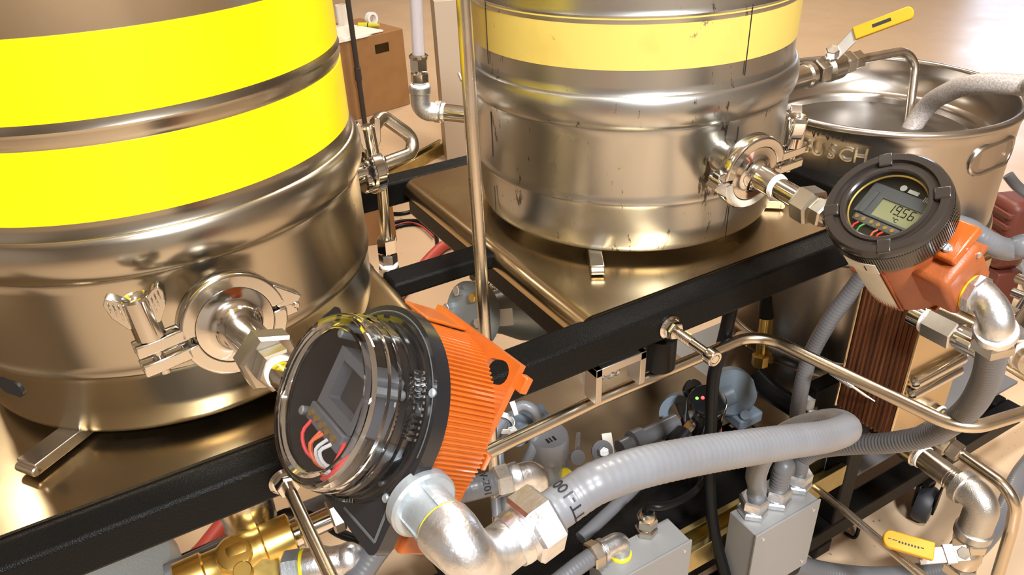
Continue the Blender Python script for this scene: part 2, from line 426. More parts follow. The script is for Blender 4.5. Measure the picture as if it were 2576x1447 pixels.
def band(g, c, r, z0, z1, th=.0008):
    return g.lathe([(r-.0015,z0),(r+th,z0+.0004),(r+th,z1-.0004),(r-.0015,z1)], Matrix.Translation((c.x,c.y,0)), 128)
def keg(label, c, mtl, bands, ymat, slots=()):
    t = thing('beer_keg', label, 'keg', (c.x,c.y,ZB))
    M = Matrix.Translation((c.x,c.y,0))
    body = part('body', G().lathe(keg_profile(.60), M, 128), mtl, t, ang=40)
    for z0, z1 in bands:
        part('painted_band', band(G(), c, .1955, z0, z1), ymat, t, label='yellow painted band')
    for d in slots:
        n = V((d.x-c.x, d.y-c.y, 0)).normalized(); Ms = fr(V((c.x,c.y,d.z))+n*.1952, n, ZA.cross(n))
        part('drain_slot', G().prism(slot2(0,0,.014,.008,0), -.012, .0006, Ms), m_ink, t, label='dark drain slot in the foot ring')
    return t
keg('steel keg with two bright yellow bands, nearest the camera', K1, m_keg1, ((.288,.345),(.2135,.270)), m_yel1, (V((-.107,.676,.057)), V((.151,.628,.056))))
k2o = keg('scuffed steel keg with one faded pale yellow band', K2, m_keg2, ((.2275,.2815),), m_yel2)
def cylhit(px, py, c, r):
    v = ray(px,py); o = CAM-V((c.x,c.y,CAM.z)); A = v.x**2+v.y**2; B = 2*(v.x*o.x+v.y*o.y); Cc = o.x**2+o.y**2-r*r
    return CAM+v*((-B-math.sqrt(max(B*B-4*A*Cc,0)))/(2*A))
for px, py in ((1868,230),(1236,300)):
    h = cylhit(px, py, K2, .1965); n = V((h.x-K2.x,h.y-K2.y,0)).normalized()
    for r, z0, z1 in ((.1967,.212,.284),(.1968,.100,.156),(.1966,.020,.060)):
        part('pen_line', G().box((-.0005,-.0003,z0), (.0005,.0003,z1), fr(V((K2.x,K2.y,0))+n*r, ZA, ZA.cross(n))), m_ink, k2o, label='thin black pen line')

# the third keg: open collar with embossed lettering
t = thing('beer_keg', 'open-topped steel keg with embossed BUSCH lettering on its collar', 'keg', (K3.x,K3.y,-.525))
M = Matrix.Translation((K3.x,K3.y,0)); RT = .070; zb = -.525
prof = [(.150,zb+.05),(.180,zb+.004),(.188,zb),(.193,zb+.01),(.195,zb+.06),(.197,zb+.07)]
for zc in (-.34,-.13):
    prof += [(.1965,zc-.02)]+[(.1965+.006*max(0,math.cos(-pi/2+pi*i/10))**.8, zc+.018*math.sin(-pi/2+pi*i/10)) for i in range(11)]
prof += [(.1965,-.075),(.196,-.055)]
col_o = [(.196,-.055),(.1965,-.03),(.198,.045),(.2005,.058)]
for i in range(9):
    a = -pi*.2+pi*1.2*i/8; col_o.append((.1975+.006*math.cos(a), RT-.006+.006*math.sin(a)))
col_o += [(.192,.050),(.187,.028),(.174,.014),(.154,.015),(.150,.010),(.150,-.40),(.002,-.42)]
body = part('body', G().lathe(prof+col_o[1:], M, 128, caps=False), m_keg3, t, ang=45)
part('shade_disc', G().cyl(M, .1498, -.06, .002, 64), m_dark, t, label='dark disc painting the shade inside the keg')  # added dark disc: interior shade painted across the keg opening
# embossed lettering bent round the collar
def on_cyl(vs, c, r, ang0, z0, flip=False):
    out = []
    for p in vs:
        a = ang0 + p.x/r
        out.append(V((c.x+(r+p.z)*math.cos(a), c.y+(r+p.z)*math.sin(a), z0+p.y)))
    return out
pB = PY(2095,385,K3.y-.18); 
def keg3hit(px, py, r=.199):
    v = ray(px,py); o = CAM-V((K3.x,K3.y,CAM.z)); A = v.x**2+v.y**2; B = 2*(v.x*o.x+v.y*o.y); Cc = o.x**2+o.y**2-r*r
    tt = (-B-math.sqrt(max(B*B-4*A*Cc,0)))/(2*A); return CAM+v*tt
hb = keg3hit(2092,384); ab = math.atan2(hb.y-K3.y, hb.x-K3.x)
for i, ch in enumerate('BUSCH'):
    vs, fs = text_mesh(ch, .028, .0026)
    vs = [V((p.x+(i-2)*.0195, p.y, p.z)) for p in vs]
    part('embossed_letter', G().add(on_cyl(vs, K3, .1982, ab, hb.z), fs), m_satin, t, ang=60)
hd = keg3hit(1998,350); ad = math.atan2(hd.y-K3.y, hd.x-K3.x)
part('embossed_dash', G().add(on_cyl([V((x,y,z)) for x,y,z in [(-.005,-.0025,-.001),(.005,-.0025,-.001),(.005,.0025,-.001),(-.005,.0025,-.001),(-.005,-.0025,.0016),(.005,-.0025,.0016),(.005,.0025,.0016),(-.005,.0025,.0016)]], K3, .198, ad, hd.z), [(0,3,2,1),(4,5,6,7),(0,1,5,4),(1,2,6,5),(2,3,7,6),(3,0,4,7)]), m_keg3, t)
# raised loops round the hand holes of the collar
hh = keg3hit(2505,395); ah = math.atan2(hh.y-K3.y, hh.x-K3.x)
P = [V((x,y,0)) for x,y in slot2(0,0,.060,.020,0)]; P.append(P[0])
part('hand_hole_rim', G().tube([on_cyl([p], K3, .1985, ah, hh.z)[0] for p in P], .0035, 8), m_keg3, t)
part('hand_hole', G().add(on_cyl([V((x,y,z)) for z in (-.001,.0012) for x,y in slot2(0,0,.060,.0175,0)], K3, .1985, ah, hh.z),
     [tuple(range(17,-1,-1)), tuple(range(18,36))]+[(i,(i+1)%18,18+(i+1)%18,18+i) for i in range(18)]), m_keg3, t, label='hand hole in the collar')
hs = keg3hit(2078,337); as_ = math.atan2(hs.y-K3.y, hs.x-K3.x)
P = [V((-.030+.0021*i, .006*math.sin(i*1.9)+.003*math.sin(i*.7), 0)) for i in range(30)]
part('pen_scribble', G().tube([on_cyl([p], K3, .1995, as_, hs.z)[0] for p in P], .0007, 6), m_ink, t, label='black pen scribble near the rim')

# ================================================================== sanitary clamps and probe fittings
def tri_clamp(label, O, ax, side, group='sanitary clamps', rot=.5):
    """O centre on the joint, ax = nozzle axis, side = direction of the ears and wing nut"""
    t = thing('tri_clamp', label, 'clamp', O-V((0,0,.041)), group)
    M = fr(O, ax, side); rp = [(.0300,-.008),(.0405,-.008),(.0415,-.0065),(.0415,.0065),(.0405,.008),(.0300,.008),(.0335,.0)]
    for nm, a0, a1, sg in (('clamp_half',.10,pi-.06,1),('clamp_half',pi+.06,2*pi-.10,-1)):
        g = G().lathe(rp, M, 40, a0, a1, closed=True)
        # forked ear
        for zz in (-.0055,.0055):
            g.box((.036,sg*.003 if sg > 0 else -.013,zz-.0025), (.072,.013 if sg > 0 else -.003,zz+.0025), M)
        g.box((-.050,-.002 if sg < 0 else 0,-.0055), (-.036,.012 if sg > 0 else 0.0,.0055), M) if sg > 0 else g.prism([(-.036,-.02),(-.034,0),(-.05,.004),(-.056,-.002)], -.0075, .0075, M)
        part(nm, g, m_chrome, t, bevel=.0012)
    part('hinge_pin', G().cyl(M @ Matrix.Translation((-.049,.004,0)), .003, -.009, .009, 12, .001), m_chrome, t)
    up = M.col[1].to_3d() 
    if up.z < 0: up = -up
    B = fr(O+M.col[0].to_3d()*.058, up, ax)
    part('bolt', G().cyl(B, .0042, -.018, .03, 12, .0005), m_chrome, t)
    w = part('wing_nut', G().lathe([(.0095,.0135),(.0108,.0145),(.0108,.046),(.0095,.048),(.0060,.046),(.0045,.044)], B, 16), m_chrome, t, ang=30)
    for s in (-1,1):
        g = G(); Mw = B @ Matrix.Rotation(rot, 4, 'Z')
        g.prism([(s*.006,.026),(s*.011,.026),(s*.0185,.038),(s*.0205,.049),(s*.0180,.0535),(s*.0135,.052),(s*.006,.045)][::s], -.0058, .0058, Mw @ Matrix.Rotation(pi/2,4,'X'))
        for k in range(4): g.box((s*.0085+s*k*.0028-.0006,-.0066,.030+k*.004), (s*.0085+s*k*.0028+.0006,.0066,.046+k*.0015), Mw)
        part('wing', g, m_chrome, w, bevel=.0012)
    return t

# --- nozzle one
A1 = PY(586,809,.555); Q1 = PY(710,940,.452); d1 = (Q1-A1).normalized()
tri_clamp('chrome tri-clamp with wing nut on the bright striped keg', A1, d1, V((-1,0,-.06)), rot=1.25)
t = thing('ferrule_adapter', 'polished cone ferrule and hex fittings between keg and clear-domed transmitter', 'fitting', A1+d1*.05-V((0,0,.03)))
Mz = fr(A1, d1, ZA)
part('ferrule', G().lathe([(.0135,-.060),(.0135,-.012),(.031,-.006),(.0318,.004),(.030,.0075),(.0225,.0085),(.0185,.0105),(.0160,.015),(.0142,.020),(.0140,.058),(.0125,.060)], Mz, 48), m_chrome, t)
part('weld_collar', G().lathe([(.022,-.062),(.020,-.045),(.0145,-.038)], Mz, 40), m_satin, t)
part('tape_ring', G().lathe([(.0122,.058),(.0130,.060),(.0122,.063)], Mz, 32), m_white, t, label='white thread tape')
part('brass_neck', G().cyl(Mz, .0115, .060, .070, 32), m_brass, t, label='brass coloured neck')
part('hex_nut', G().hexn(Mz @ Matrix.Rotation(.2,4,'Z'), .0225, .067, .087, .003), m_nut, t, ang=20)
part('hex_nut', G().hexn(Mz @ Matrix.Rotation(.5,4,'Z'), .0160, .086, .101, .002), m_nut, t, ang=20)
part('tape_ring', G().cyl(Mz, .0115, .100, .104, 28), m_white, t, label='white thread tape')
part('thermowell_stem', G().lathe([(.0100,.10),(.0105,.115),(.0085,.119),(.0085,.17)], Mz, 28), m_chrome, t)
P = A1-V((.0,0,0))

# --- nozzle two
A2 = PY(1887,430,.55); Q2 = PY(2048,524,.461); d2 = (Q2-A2).normalized()
tri_clamp('chrome tri-clamp on the pale striped keg, facing the display transmitter', A2, d2, V((1,0,.06)), rot=-.68)
t = thing('ferrule_adapter', 'chrome ferrule and hex nut between pale striped keg and display transmitter', 'fitting', A2+d2*.05-V((0,0,.03)))
Mz = fr(A2, d2, ZA)
part('ferrule', G().lathe([(.0205,-.060),(.0205,-.012),(.031,-.006),(.0318,.004),(.030,.0075),(.0225,.0085),(.0180,.0100),(.0150,.014),(.0135,.018),(.0132,.037),(.012,.039)], Mz, 48), m_chrome, t)
part('tape_ring', G().lathe([(.0125,.036),(.0134,.038),(.0125,.042)], Mz, 32), m_white, t, label='white thread tape')
part('nipple', G().cyl(Mz, .0110, .040, .074, 32, .0008), m_chrome, t)
part('hex_nut', G().hexn(Mz @ Matrix.Rotation(.35,4,'Z'), .0195, .071, .092, .003), m_nut, t, ang=20)
part('hex_nut', G().hexn(Mz @ Matrix.Rotation(.1,4,'Z'), .0150, .092, .106, .002), m_nut, t, ang=20)
part('thermowell_stem', G().cyl(Mz, .009, .098, .135, 28), m_chrome, t)
# ================================================================== transmitters
U = V((0,-1,0))
def tframe(Fp, th, lean=0):
    n = V((-math.cos(th), lean, math.sin(th))).normalized()
    return fr(Fp, n, U), n
# ---- transmitter with the clear dome
F1 = PD(800,1001, .4262)
T1M, n1 = tframe(F1, math.radians(36), -.05)     # local x = along the probe, local y = up the face, local z = out of the face
T1M = T1M @ Matrix.Rotation(math.radians(5),4,'Z')
u1 = T1M.col[0].to_3d(); v1 = T1M.col[1].to_3d()
t1 = thing('temperature_transmitter', 'orange transmitter with clear ribbed plastic dome and loose wires inside', 'transmitter', F1-n1*.06-V((0,0,.06)))
pr_o = [(.0005,-.0045),(.0355,-.0045),(.0365,-.0010),(.0385,.0),(.0420,-.0012),(.0440,-.005),(.0452,-.012),(.0446,-.0130),(.0462,-.0140),(.0466,-.020),(.0458,-.0212),(.0474,-.0222),(.0480,-.029),(.0470,-.030),(.0492,-.031),(.0500,-.040),(.0520,-.0405),(.0520,-.0430)]
pr_i = [(.0478,-.0430),(.0462,-.030),(.0440,-.020),(.0428,-.012),(.0415,-.0065),(.0365,-.0065),(.0005,-.0065)]
fk = lambda z: 1.11+.08*z/.043
pr_o = [(r*fk(z) if r > .001 else r, z*.78) for r, z in pr_o]; pr_i = [(r*fk(z) if r > .001 else r, z*.78) for r, z in pr_i]
part('clear_dome', G().lathe(pr_o+pr_i, T1M, 80), m_clear, t1, label='clear plastic dome', ang=30)
for a0, n_ in ((-2.35,22),(.15,12)):
    for k in range(n_):
        a = a0+k*.062; Mr = T1M @ Matrix.Rotation(a,4,'Z')
        part('grip_rib', G().box((.0508,-.0007,-.0310), (.0535,.0007,-.0245), Mr), m_clear, t1)
# black flange, round with one square corner
Rf = .0600; poly = []
for i in range(41):
    a = 0+ (1.5*pi)*i/40; poly.append((Rf*math.cos(a), Rf*math.sin(a)))
cr = .007
poly += [(Rf-cr+cr*math.cos(-pi/2+pi/2*i/5), -Rf+cr+cr*math.sin(-pi/2+pi/2*i/5)) for i in range(6)]
ring_in = circ(0,0,.040,40)
part('black_flange', plate2d([poly, ring_in], -.0430, -.0335, T1M), m_bplast, t1, bevel=.0012)
part('gasket_line', G().lathe([(.0558,-.0336),(.0565,-.0332),(.0572,-.0336)], T1M, 64, a0=0, a1=1.5*pi, caps=False), m_gasket, t1, label='pale dried sealant line')
part('gasket_line', G().seg(T1M @ V((.052,-.022,-.0333)), T1M @ V((.055,-.052,-.0333)), .0009, 6).seg(T1M @ V((.055,-.052,-.0333)), T1M @ V((.020,-.054,-.0333)), .0009, 6), m_gasket, t1, label='pale dried sealant line')
for a in (2.45, .62, -.55, -2.2):
    part('flange_screw', G().cyl(T1M @ Matrix.Translation((.0565*math.cos(a), .0565*math.sin(a), 0)), .0026, -.0350, -.0320, 12, .0008), m_zincd, t1)
# inside
part('inner_cup', G().lathe([(.0415,-.040),(.0455,-.040),(.0455,-.0090),(.0440,-.0082),(.0425,-.0090)], T1M, 48, a0=pi*.42, a1=pi*1.58, closed=True), m_bplast, t1, label='black inner cup')
T1I = T1M @ Matrix.Translation((0,0,.0135))
part('inner_plate', G().cyl(T1I, .0432, -.050, -.0440, 48), m_bplast, t1)
part('meter_bezel', plate2d([[(-.020,-.010),(.022,-.010),(.022,.026),(-.020,.026)], [(-.012,-.003),(.018,-.003),(.018,.020),(-.012,.020)]], -.044, -.028, T1I), m_grayp, t1, bevel=.0015)
part('meter_screen', G().box((-.013,-.004,-.044), (.019,.021,-.036), T1I), m_lcd, t1, label='blank dark screen')
part('terminal_block', G().box((-.022,-.022,-.044), (.020,-.011,-.026), T1I), m_grayp, t1, bevel=.001)
for k in range(5):
    part('terminal_screw', G().cyl(T1I @ Matrix.Translation((-.017+k*.0075,-.0165,0)), .0021, -.0262, -.0248, 10), m_brass, t1)
for x, y in ((-.022,.032),(.026,.020),(-.026,-.020)):
    part('meter_screw', G().cyl(T1I @ Matrix.Translation((x,y,0)), .0028, -.044, -.024, 10, .0008), m_zincd, t1)
part('round_port', G().lathe([(.006,-.044),(.0072,-.041),(.006,-.038),(.004,-.038)], T1I @ Matrix.Translation((-.028,.006,0)), 20), m_grayp, t1)
def wire(pts, mt, r=.0011):
    part('wire', G().tube(spline([T1I @ V(p) for p in pts], .003), r, 8), mt, t1)
wire([(-.014,-.020,-.026),(-.011,-.027,-.022),(-.002,-.034,-.024),(.008,-.037,-.034)], m_red)
wire([(-.001,-.020,-.026),(.001,-.027,-.022),(.008,-.033,-.024),(.014,-.034,-.034)], m_ored)
wire([(.002,-.020,-.026),(.003,-.026,-.020),(.006,-.035,-.026),(.010,-.037,-.034)], m_ored)
wire([(.008,-.020,-.026),(.009,-.026,-.021),(.012,-.033,-.026),(.016,-.033,-.036)], m_wht)
wire([(.013,-.020,-.026),(.013,-.025,-.021),(.016,-.031,-.026),(.020,-.031,-.036)], m_wht)
wire([(.018,-.014,-.030),(.026,-.022,-.024),(.024,-.030,-.024),(.016,-.036,-.026)], m_red)
# orange ribbed body and slotted plate
g = G(); teeth = 120; pf = []
for k in range(teeth):
    for da, rr in ((0,.0548),(.32,.0548),(.5,.0566),(.82,.0566)):
        a = 2*pi*(k+da)/teeth; pf.append((rr*math.cos(a), rr*math.sin(a)))
part('ribbed_body', g.prism(pf, -.0800, -.0430, T1M), m_orange, t1, ang=20)
PL = [(-.040,.061),(-.040,-.062),(.050,-.062),(.050,.061)]
pl = part('slotted_plate', plate2d([PL, slot2(-.026,.051,.008,.0055,.3), slot2(.034,.049,.008,.0072,.3)], -.0845, -.0800, T1M), m_orange, t1, bevel=.0008, label='flat orange plate with two slots')
part('plate_lip', G().box((.048,.046,-.090), (.055,.056,-.0845), T1M), m_orange, pl, bevel=.0008)
part('plate_lip', G().box((.047,-.004,-.088), (.054,.006,-.0845), T1M), m_orange, pl, bevel=.0008)
for k, (y0, y1) in enumerate(((.048,.051),(.054,.057),(.0595,.0625))):
    part('cooling_fin', G().box((-.036+.003*k,y0-.002,-.080), (.004-.004*k,y1-.003,-.058+.005*k), T1M), m_orange, t1, bevel=.0006)
part('junction_boss', G().box((-.014,-.062,-.080), (.052,-.040,-.056), T1M), m_orange, t1, bevel=.002)
part('probe_boss', G().seg(T1M @ V((-.062,.0,-.066)), T1M @ V((-.030,0,-.066)), .020, 24), m_orange, t1)
# hub, elbow and nut
H1 = PP(1060,1264, F1+u1*.0605, u1)
e1 = thing('conduit_elbow', 'shiny zinc elbow with hex nut under the clear-domed transmitter', 'elbow', H1+u1*.04-V((0,0,.03)))
Mh = fr(H1, u1, v1)
part('hub', G().lathe([(.0185,-.004),(.0195,-.003),(.0195,.003),(.018,.0045),(.0145,.0048),(.0138,.022)], Mh, 40), m_zincd, e1, label='dull grey ribbed hub')
for k in range(4):
    part('hub_rib', G().box((.012,-.0012,.004), (.0152,.0012,.022), Mh @ Matrix.Rotation(k*pi/2+.6,4,'Z')), m_zincd, e1)
part('yellow_ring', G().cyl(Mh, .0148, .021, .0235, 36, .0008), m_ygasket, e1, label='yellow sealing ring')
N1 = PD(1338,1325,.452); nd1 = (PD(1450,1245,.466)-N1).normalized()
E0 = H1+u1*.0235
# smooth 90 degree sweep from u1 to nd1
cpts = [E0, E0+u1*.010]
Pc = E0+u1*.028
path = []
Pa, Pb = E0+u1*.006, N1-nd1*.012
for i in range(25):
    tt = i/24; h00 = 2*tt**3-3*tt**2+1; h10 = tt**3-2*tt**2+tt; h01 = -2*tt**3+3*tt**2; h11 = tt**3-tt**2
    Lk = (Pb-Pa).length*1.35
    path.append(Pa*h00+u1*Lk*h10+Pb*h01+nd1*Lk*h11)
part('elbow_body', G().tube([E0]+path, [.0158,.0158]+[.0158-.0014*min(1,i/4) for i in range(1,25)], 28), m_zinc, e1)
Mn = fr(N1, nd1, ZA)
part('collar', G().lathe([(.0125,-.016),(.0158,-.0155),(.0165,-.012),(.0165,-.009),(.0155,-.008),(.0155,-.005)], Mn, 36), m_zinc, e1)
part('hex_nut', G().hexn(Mn @ Matrix.Rotation(.3,4,'Z'), .0218, -.006, .012, .002), m_zinc, e1, ang=20)

# ---- ribbed grey conduit
def conduit(name, label, pts, r, mt, cat='conduit', rib=.00016, pitch=.0052, n=20):
    P = resample(spline(pts, .005), pitch/4)
    rs = [r+rib*(1,.3,-.6,.3)[i % 4] for i in range(len(P))]
    g = G().tube(P, rs, n)
    o = solo(name, g, mt, label, cat, ang=60); return o, P
def wrap_text(o, P, r, txt, size, i0, facing, sgn, mt=m_ink):
    """letters wrapped round a pipe: reading direction runs round the pipe"""
    vs, fs = text_mesh(txt, size, .00012)
    p = P[i0]; t = (P[i0+6]-P[i0-6]).normalized()
    q = (facing - t*facing.dot(t)).normalized(); k = t.cross(q)
    out = []
    for c in vs:
        a = -c.x/r; ax = -c.y
        out.append(p + t*ax + (q*math.cos(a)+k*math.sin(a))*(r+.0007+c.z))
    part('printed_tag', G().add(out, fs), mt, o, label='printed tag %s' % txt)
GZ = -.38
g1 = PZ(1892,1288,GZ); g2 = PZ(1950,1262,GZ); g3 = PZ(2002,1222,GZ)
RB = .0128
cA, PA = conduit('flexible_conduit', 'thick grey ribbed conduit from the clear-domed transmitter, looping at right',
   [N1, N1+nd1*.03, PD(1500,1215,.468), PD(1600,1180,.482), PD(1720,1153,.504), PD(1850,1131,.538), PD(1980,1112,.582), PD(2080,1098,.625), PD(2128,1078,.672), PD(2085,1063,.730),
    PD(1990,1088,.80), PD(1925,1138,.89), PD(1902,1195,.98), g1+V((.002,0,.045)), g1+V((0,0,.01))], RB, m_cond)
i0 = min(range(len(PA)), key=lambda i: (PA[i]-PD(1428,1262,.462)).length)
wrap_text(cA, PA, RB, 'TT-100', .0098, i0, (CAM-PA[i0]).normalized(), 1)

# ---- transmitter with the green display
F2 = CAM+(V((.651,.417,.124))-CAM)*.9
T2M, n2 = tframe(F2, math.radians(50))
u2 = T2M.col[0].to_3d(); v2_ = T2M.col[1].to_3d()
t2 = thing('temperature_transmitter', 'brown-orange transmitter with black screw cap and green digital display', 'transmitter', F2-n2*.07-V((0,0,.06)))
cp = part('screw_cap', G().lathe([(.0335,-.010),(.0335,-.0035),(.0350,-.0020),(.0380,-.0020),(.0390,-.0045),(.0430,-.0045),(.0440,-.0008),(.0500,-.0006),(.0522,-.0030),(.0530,-.008),(.0525,-.0085),(.0525,-.030),(.0515,-.033),(.046,-.033),(.046,-.012)], T2M, 96, closed=True), m_bcap, t2, label='black screw cap')
for k in range(4):
    a = .62+k*pi/2
    part('cap_lug', G().box((.0385,-.0058,-.005), (.0518,.0058,.0002), T2M @ Matrix.Rotation(a,4,'Z')), m_bcap, cp, bevel=.0012)
g = G()
for k in range(150):
    a = 2*pi*k/150; g.box((.0520,-.0006,-.029), (.0534,.0006,-.0095), T2M @ Matrix.Rotation(a,4,'Z'))
kn = part('knurling', g, m_bcap, cp, kind='stuff')
part('window', G().cyl(T2M, .0345, -.0085, -.0055, 64), m_glass, t2, label='glass window')
part('face_plate', G().cyl(T2M, .0455, -.0205, -.0190, 48), m_lcd, t2)
part('seal_ring', G().lathe([(.0325,-.011),(.0338,-.010),(.0338,-.013),(.0325,-.012)], T2M, 64, closed=True), m_brass, t2, label='yellowish inner ring')
part('meter_bezel', plate2d([[(-.028,-.012),(.030,-.012),(.030,.020),(-.028,.020)], [(-.012,-.010),(.027,-.010),(.027,.0085),(-.012,.0085)]], -.019, -.0150, T2M), m_grayp, t2, bevel=.0008)
ls = part('display', G().box((-.012,-.010,-.0190), (.027,.0085,-.0165), T2M), m_lcdg, t2, label='green LCD panel')
# seven segment digits
SEG = {'1':'bc','9':'abcdfg','5':'acdfg','6':'acdefg'}
def digit(ch, cx, cy, hgt, wd):
    g = G(); th = hgt*.10
    R = {'a':(0,hgt/2,wd,th),'g':(0,0,wd,th),'d':(0,-hgt/2,wd,th),'f':(-wd/2,hgt/4,th,hgt/2),'b':(wd/2,hgt/4,th,hgt/2),'e':(-wd/2,-hgt/4,th,hgt/2),'c':(wd/2,-hgt/4,th,hgt/2)}
    for s in SEG[ch]:
        x, y, a, b = R[s]; g.cbox((cx+x, cy+y, -.0163), (a*.9,b*.9,.0004), T2M)
    part('digit', g, m_ink, ls)
for i, ch in enumerate('1956'): digit(ch, .000+i*.0068, .003, .0085, .0040)
part('decimal_point', G().cbox((.0101,-.0018,-.0163), (.0009,.0009,.0004), T2M), m_ink, ls)
vs, fs = text_mesh('°C', .0055, .0002); part('unit_mark', G().add([T2M @ (p+V((.010,-.0065,-.0163))) for p in vs], fs), m_ink, ls)
part('logo_dot', G().cyl(T2M @ Matrix.Translation((-.002,.0235,0)), .0030, -.0150, -.0144, 20), m_pale, t2, label='pale round emblem')
part('logo_bar', G().cbox((.0085,.0228,-.0146), (.010,.0036,.0004), T2M), m_pale, t2, label='blurred pale printed name')
for k in range(3): part('print_stroke', G().cbox((.0205+k*.0016,.0205,-.0146), (.0008,.005,.0004), T2M), m_pale, t2)
part('side_bar', G().cbox((-.021,.0,-.0142), (.0055,.024,.0012), T2M), m_grayp, t2, bevel=.0005)
part('terminal_strip', G().box((-.024,-.0205,-.019), (.022,-.0135,-.0142), T2M), m_grayp, t2, bevel=.0006)
for k in range(6):
    part('terminal_screw', G().cyl(T2M @ Matrix.Translation((-.020+k*.0070+(.001 if k > 1 else 0),-.017,0)), .0019, -.0142, -.0132, 12), m_brass, t2)
for x, mt in ((-.016,m_red),(-.010,m_green),(.004,m_ored),(.009,m_red)):
    part('wire', G().tube([T2M @ V((x,-.0205,-.0155)), T2M @ V((x-.001,-.025,-.0135)), T2M @ V((x-.001,-.031,-.0150))], .0009, 8), mt, t2)
body2 = part('body', G().lathe([(.0445,-.033),(.0470,-.034),(.0475,-.040),(.0465,-.118),(.043,-.122)], T2M, 64), m_orange2, t2)
for k in range(26):
    a = -2.75+1.55*k/25
    part('body_rib', G().box((.0465,-.0008,-.118), (.0485,.0008,-.036), T2M @ Matrix.Rotation(a,4,'Z')), m_orange2, body2)
part('name_label', G().lathe([(.0475,-.114),(.0485,-.113),(.0487,-.036),(.0478,-.035)], T2M, 24, a0=pi*1.10, a1=pi*1.60, caps=False), m_sticker, t2, label='worn whitish metal label on the body')
# sticker across cap and body, with a pen stroke
stk = part('paper_sticker', G().lathe([(.0536,-.0345),(.0542,-.0343),(.0542,-.0185),(.0536,-.0183)], T2M, 16, a0=pi*1.45, a1=pi*1.63, closed=True), m_sticker, t2, label='white paper sticker with a pen stroke')
a = pi*1.57; part('pen_stroke', G().box((.0540,-.0005,-.0300), (.0546,.0005,-.0225), T2M @ Matrix.Rotation(a,4,'Z')), m_ink, stk)
bx2 = part('conduit_boss', G().box((.030,-.032,-.104), (.068,.018,-.046), T2M), m_orange2, t2, bevel=.006)
part('cover_lug', G().box((.030,-.012,-.046), (.064,.026,-.036), T2M), m_orange, t2, bevel=.002, label='bright orange cover lug')
part('lug_screw', G().cyl(T2M @ Matrix.Translation((.053,-.003,0)), .0042, -.037, -.0335, 14, .0008), m_zinc, t2)
part('lug_screw', G().cyl(fr(T2M @ V((.0685,.010,-.055)), u2), .0028, -.002, .0012, 12), m_zinc, t2)
part('probe_boss', G().seg(T2M @ V((-.066,-.002,-.066)), T2M @ V((-.030,-.002,-.066)), .020, 24), m_orange2, t2)
part('mount_plate', plate2d([[(-.056,.048),(-.056,-.030),(.040,-.030),(.040,.048)]], -.124, -.120, T2M), m_orange2, t2, bevel=.001)
# elbow two
H2 = PP(2442,735, F2+u2*.068, u2)
e2 = thing('conduit_elbow', 'zinc elbow with yellow ring on the display transmitter', 'elbow', H2+u2*.03-V((0,0,.05)))
Mh = fr(H2, u2, v2_)
part('yellow_ring', G().cyl(Mh, .0165, -.002, .0015, 36, .0006), m_ygasket, e2, label='yellow sealing ring')
part('hex_collar', G().hexn(Mh, .0185, .001, .009, .001, 8), m_zinc, e2, ang=20)
N2 = PD(2503,845, dep(H2)-.005); nd2 = (PD(2487,930,dep(N2)+.055)-N2).normalized()
path = []; Pa, Pb = H2+u2*.006, N2-nd2*.010
for i in range(25):
    tt = i/24; h00 = 2*tt**3-3*tt**2+1; h10 = tt**3-2*tt**2+tt; h01 = -2*tt**3+3*tt**2; h11 = tt**3-tt**2
    Lk = (Pb-Pa).length*1.45; path.append(Pa*h00+u2*Lk*h10+Pb*h01+nd2*Lk*h11)
part('elbow_body', G().tube(path, [.0162-.0022*min(1,i/5) for i in range(25)], 28), m_zinc, e2)
Mn = fr(N2, nd2, XA)
part('collar', G().lathe([(.0135,-.014),(.0170,-.0135),(.0178,-.010),(.0178,-.007),(.0168,-.006),(.0168,-.003)], Mn, 36), m_zinc, e2)
part('hex_nut', G().hexn(Mn @ Matrix.Rotation(.5,4,'Z'), .0195, -.004, .014, .002), m_nut, e2, ang=20)
d0 = dep(N2)
cB, PB = conduit('flexible_conduit', 'grey ribbed conduit hanging from the display transmitter',
   [N2, N2+nd2*.03, PD(2478,960,d0+.07), PD(2430,1035,d0+.14), PD(2345,1092,d0+.21), PD(2240,1114,d0+.27), PD(2130,1120,d0+.33), PD(2045,1135,d0+.39), PD(1985,1180,d0+.43), g2+V((.004,0,.065)), g2+V((0,0,.01))], RB, m_cond2, rib=.0005)
cC, PC = conduit('flexible_conduit', 'thin grey conduit rising from the right junction box behind the chrome tube',
   [PD(2210,640,.96), PD(2150,722,1.0), PD(2085,810,1.04), PD(2035,905,1.09), PD(2010,1010,1.12), PD(2003,1110,1.15), g3+V((0,0,.05)), g3+V((0,0,.01))], .0108, m_cond2)
tape = PB[int(len(PB)*.11)]
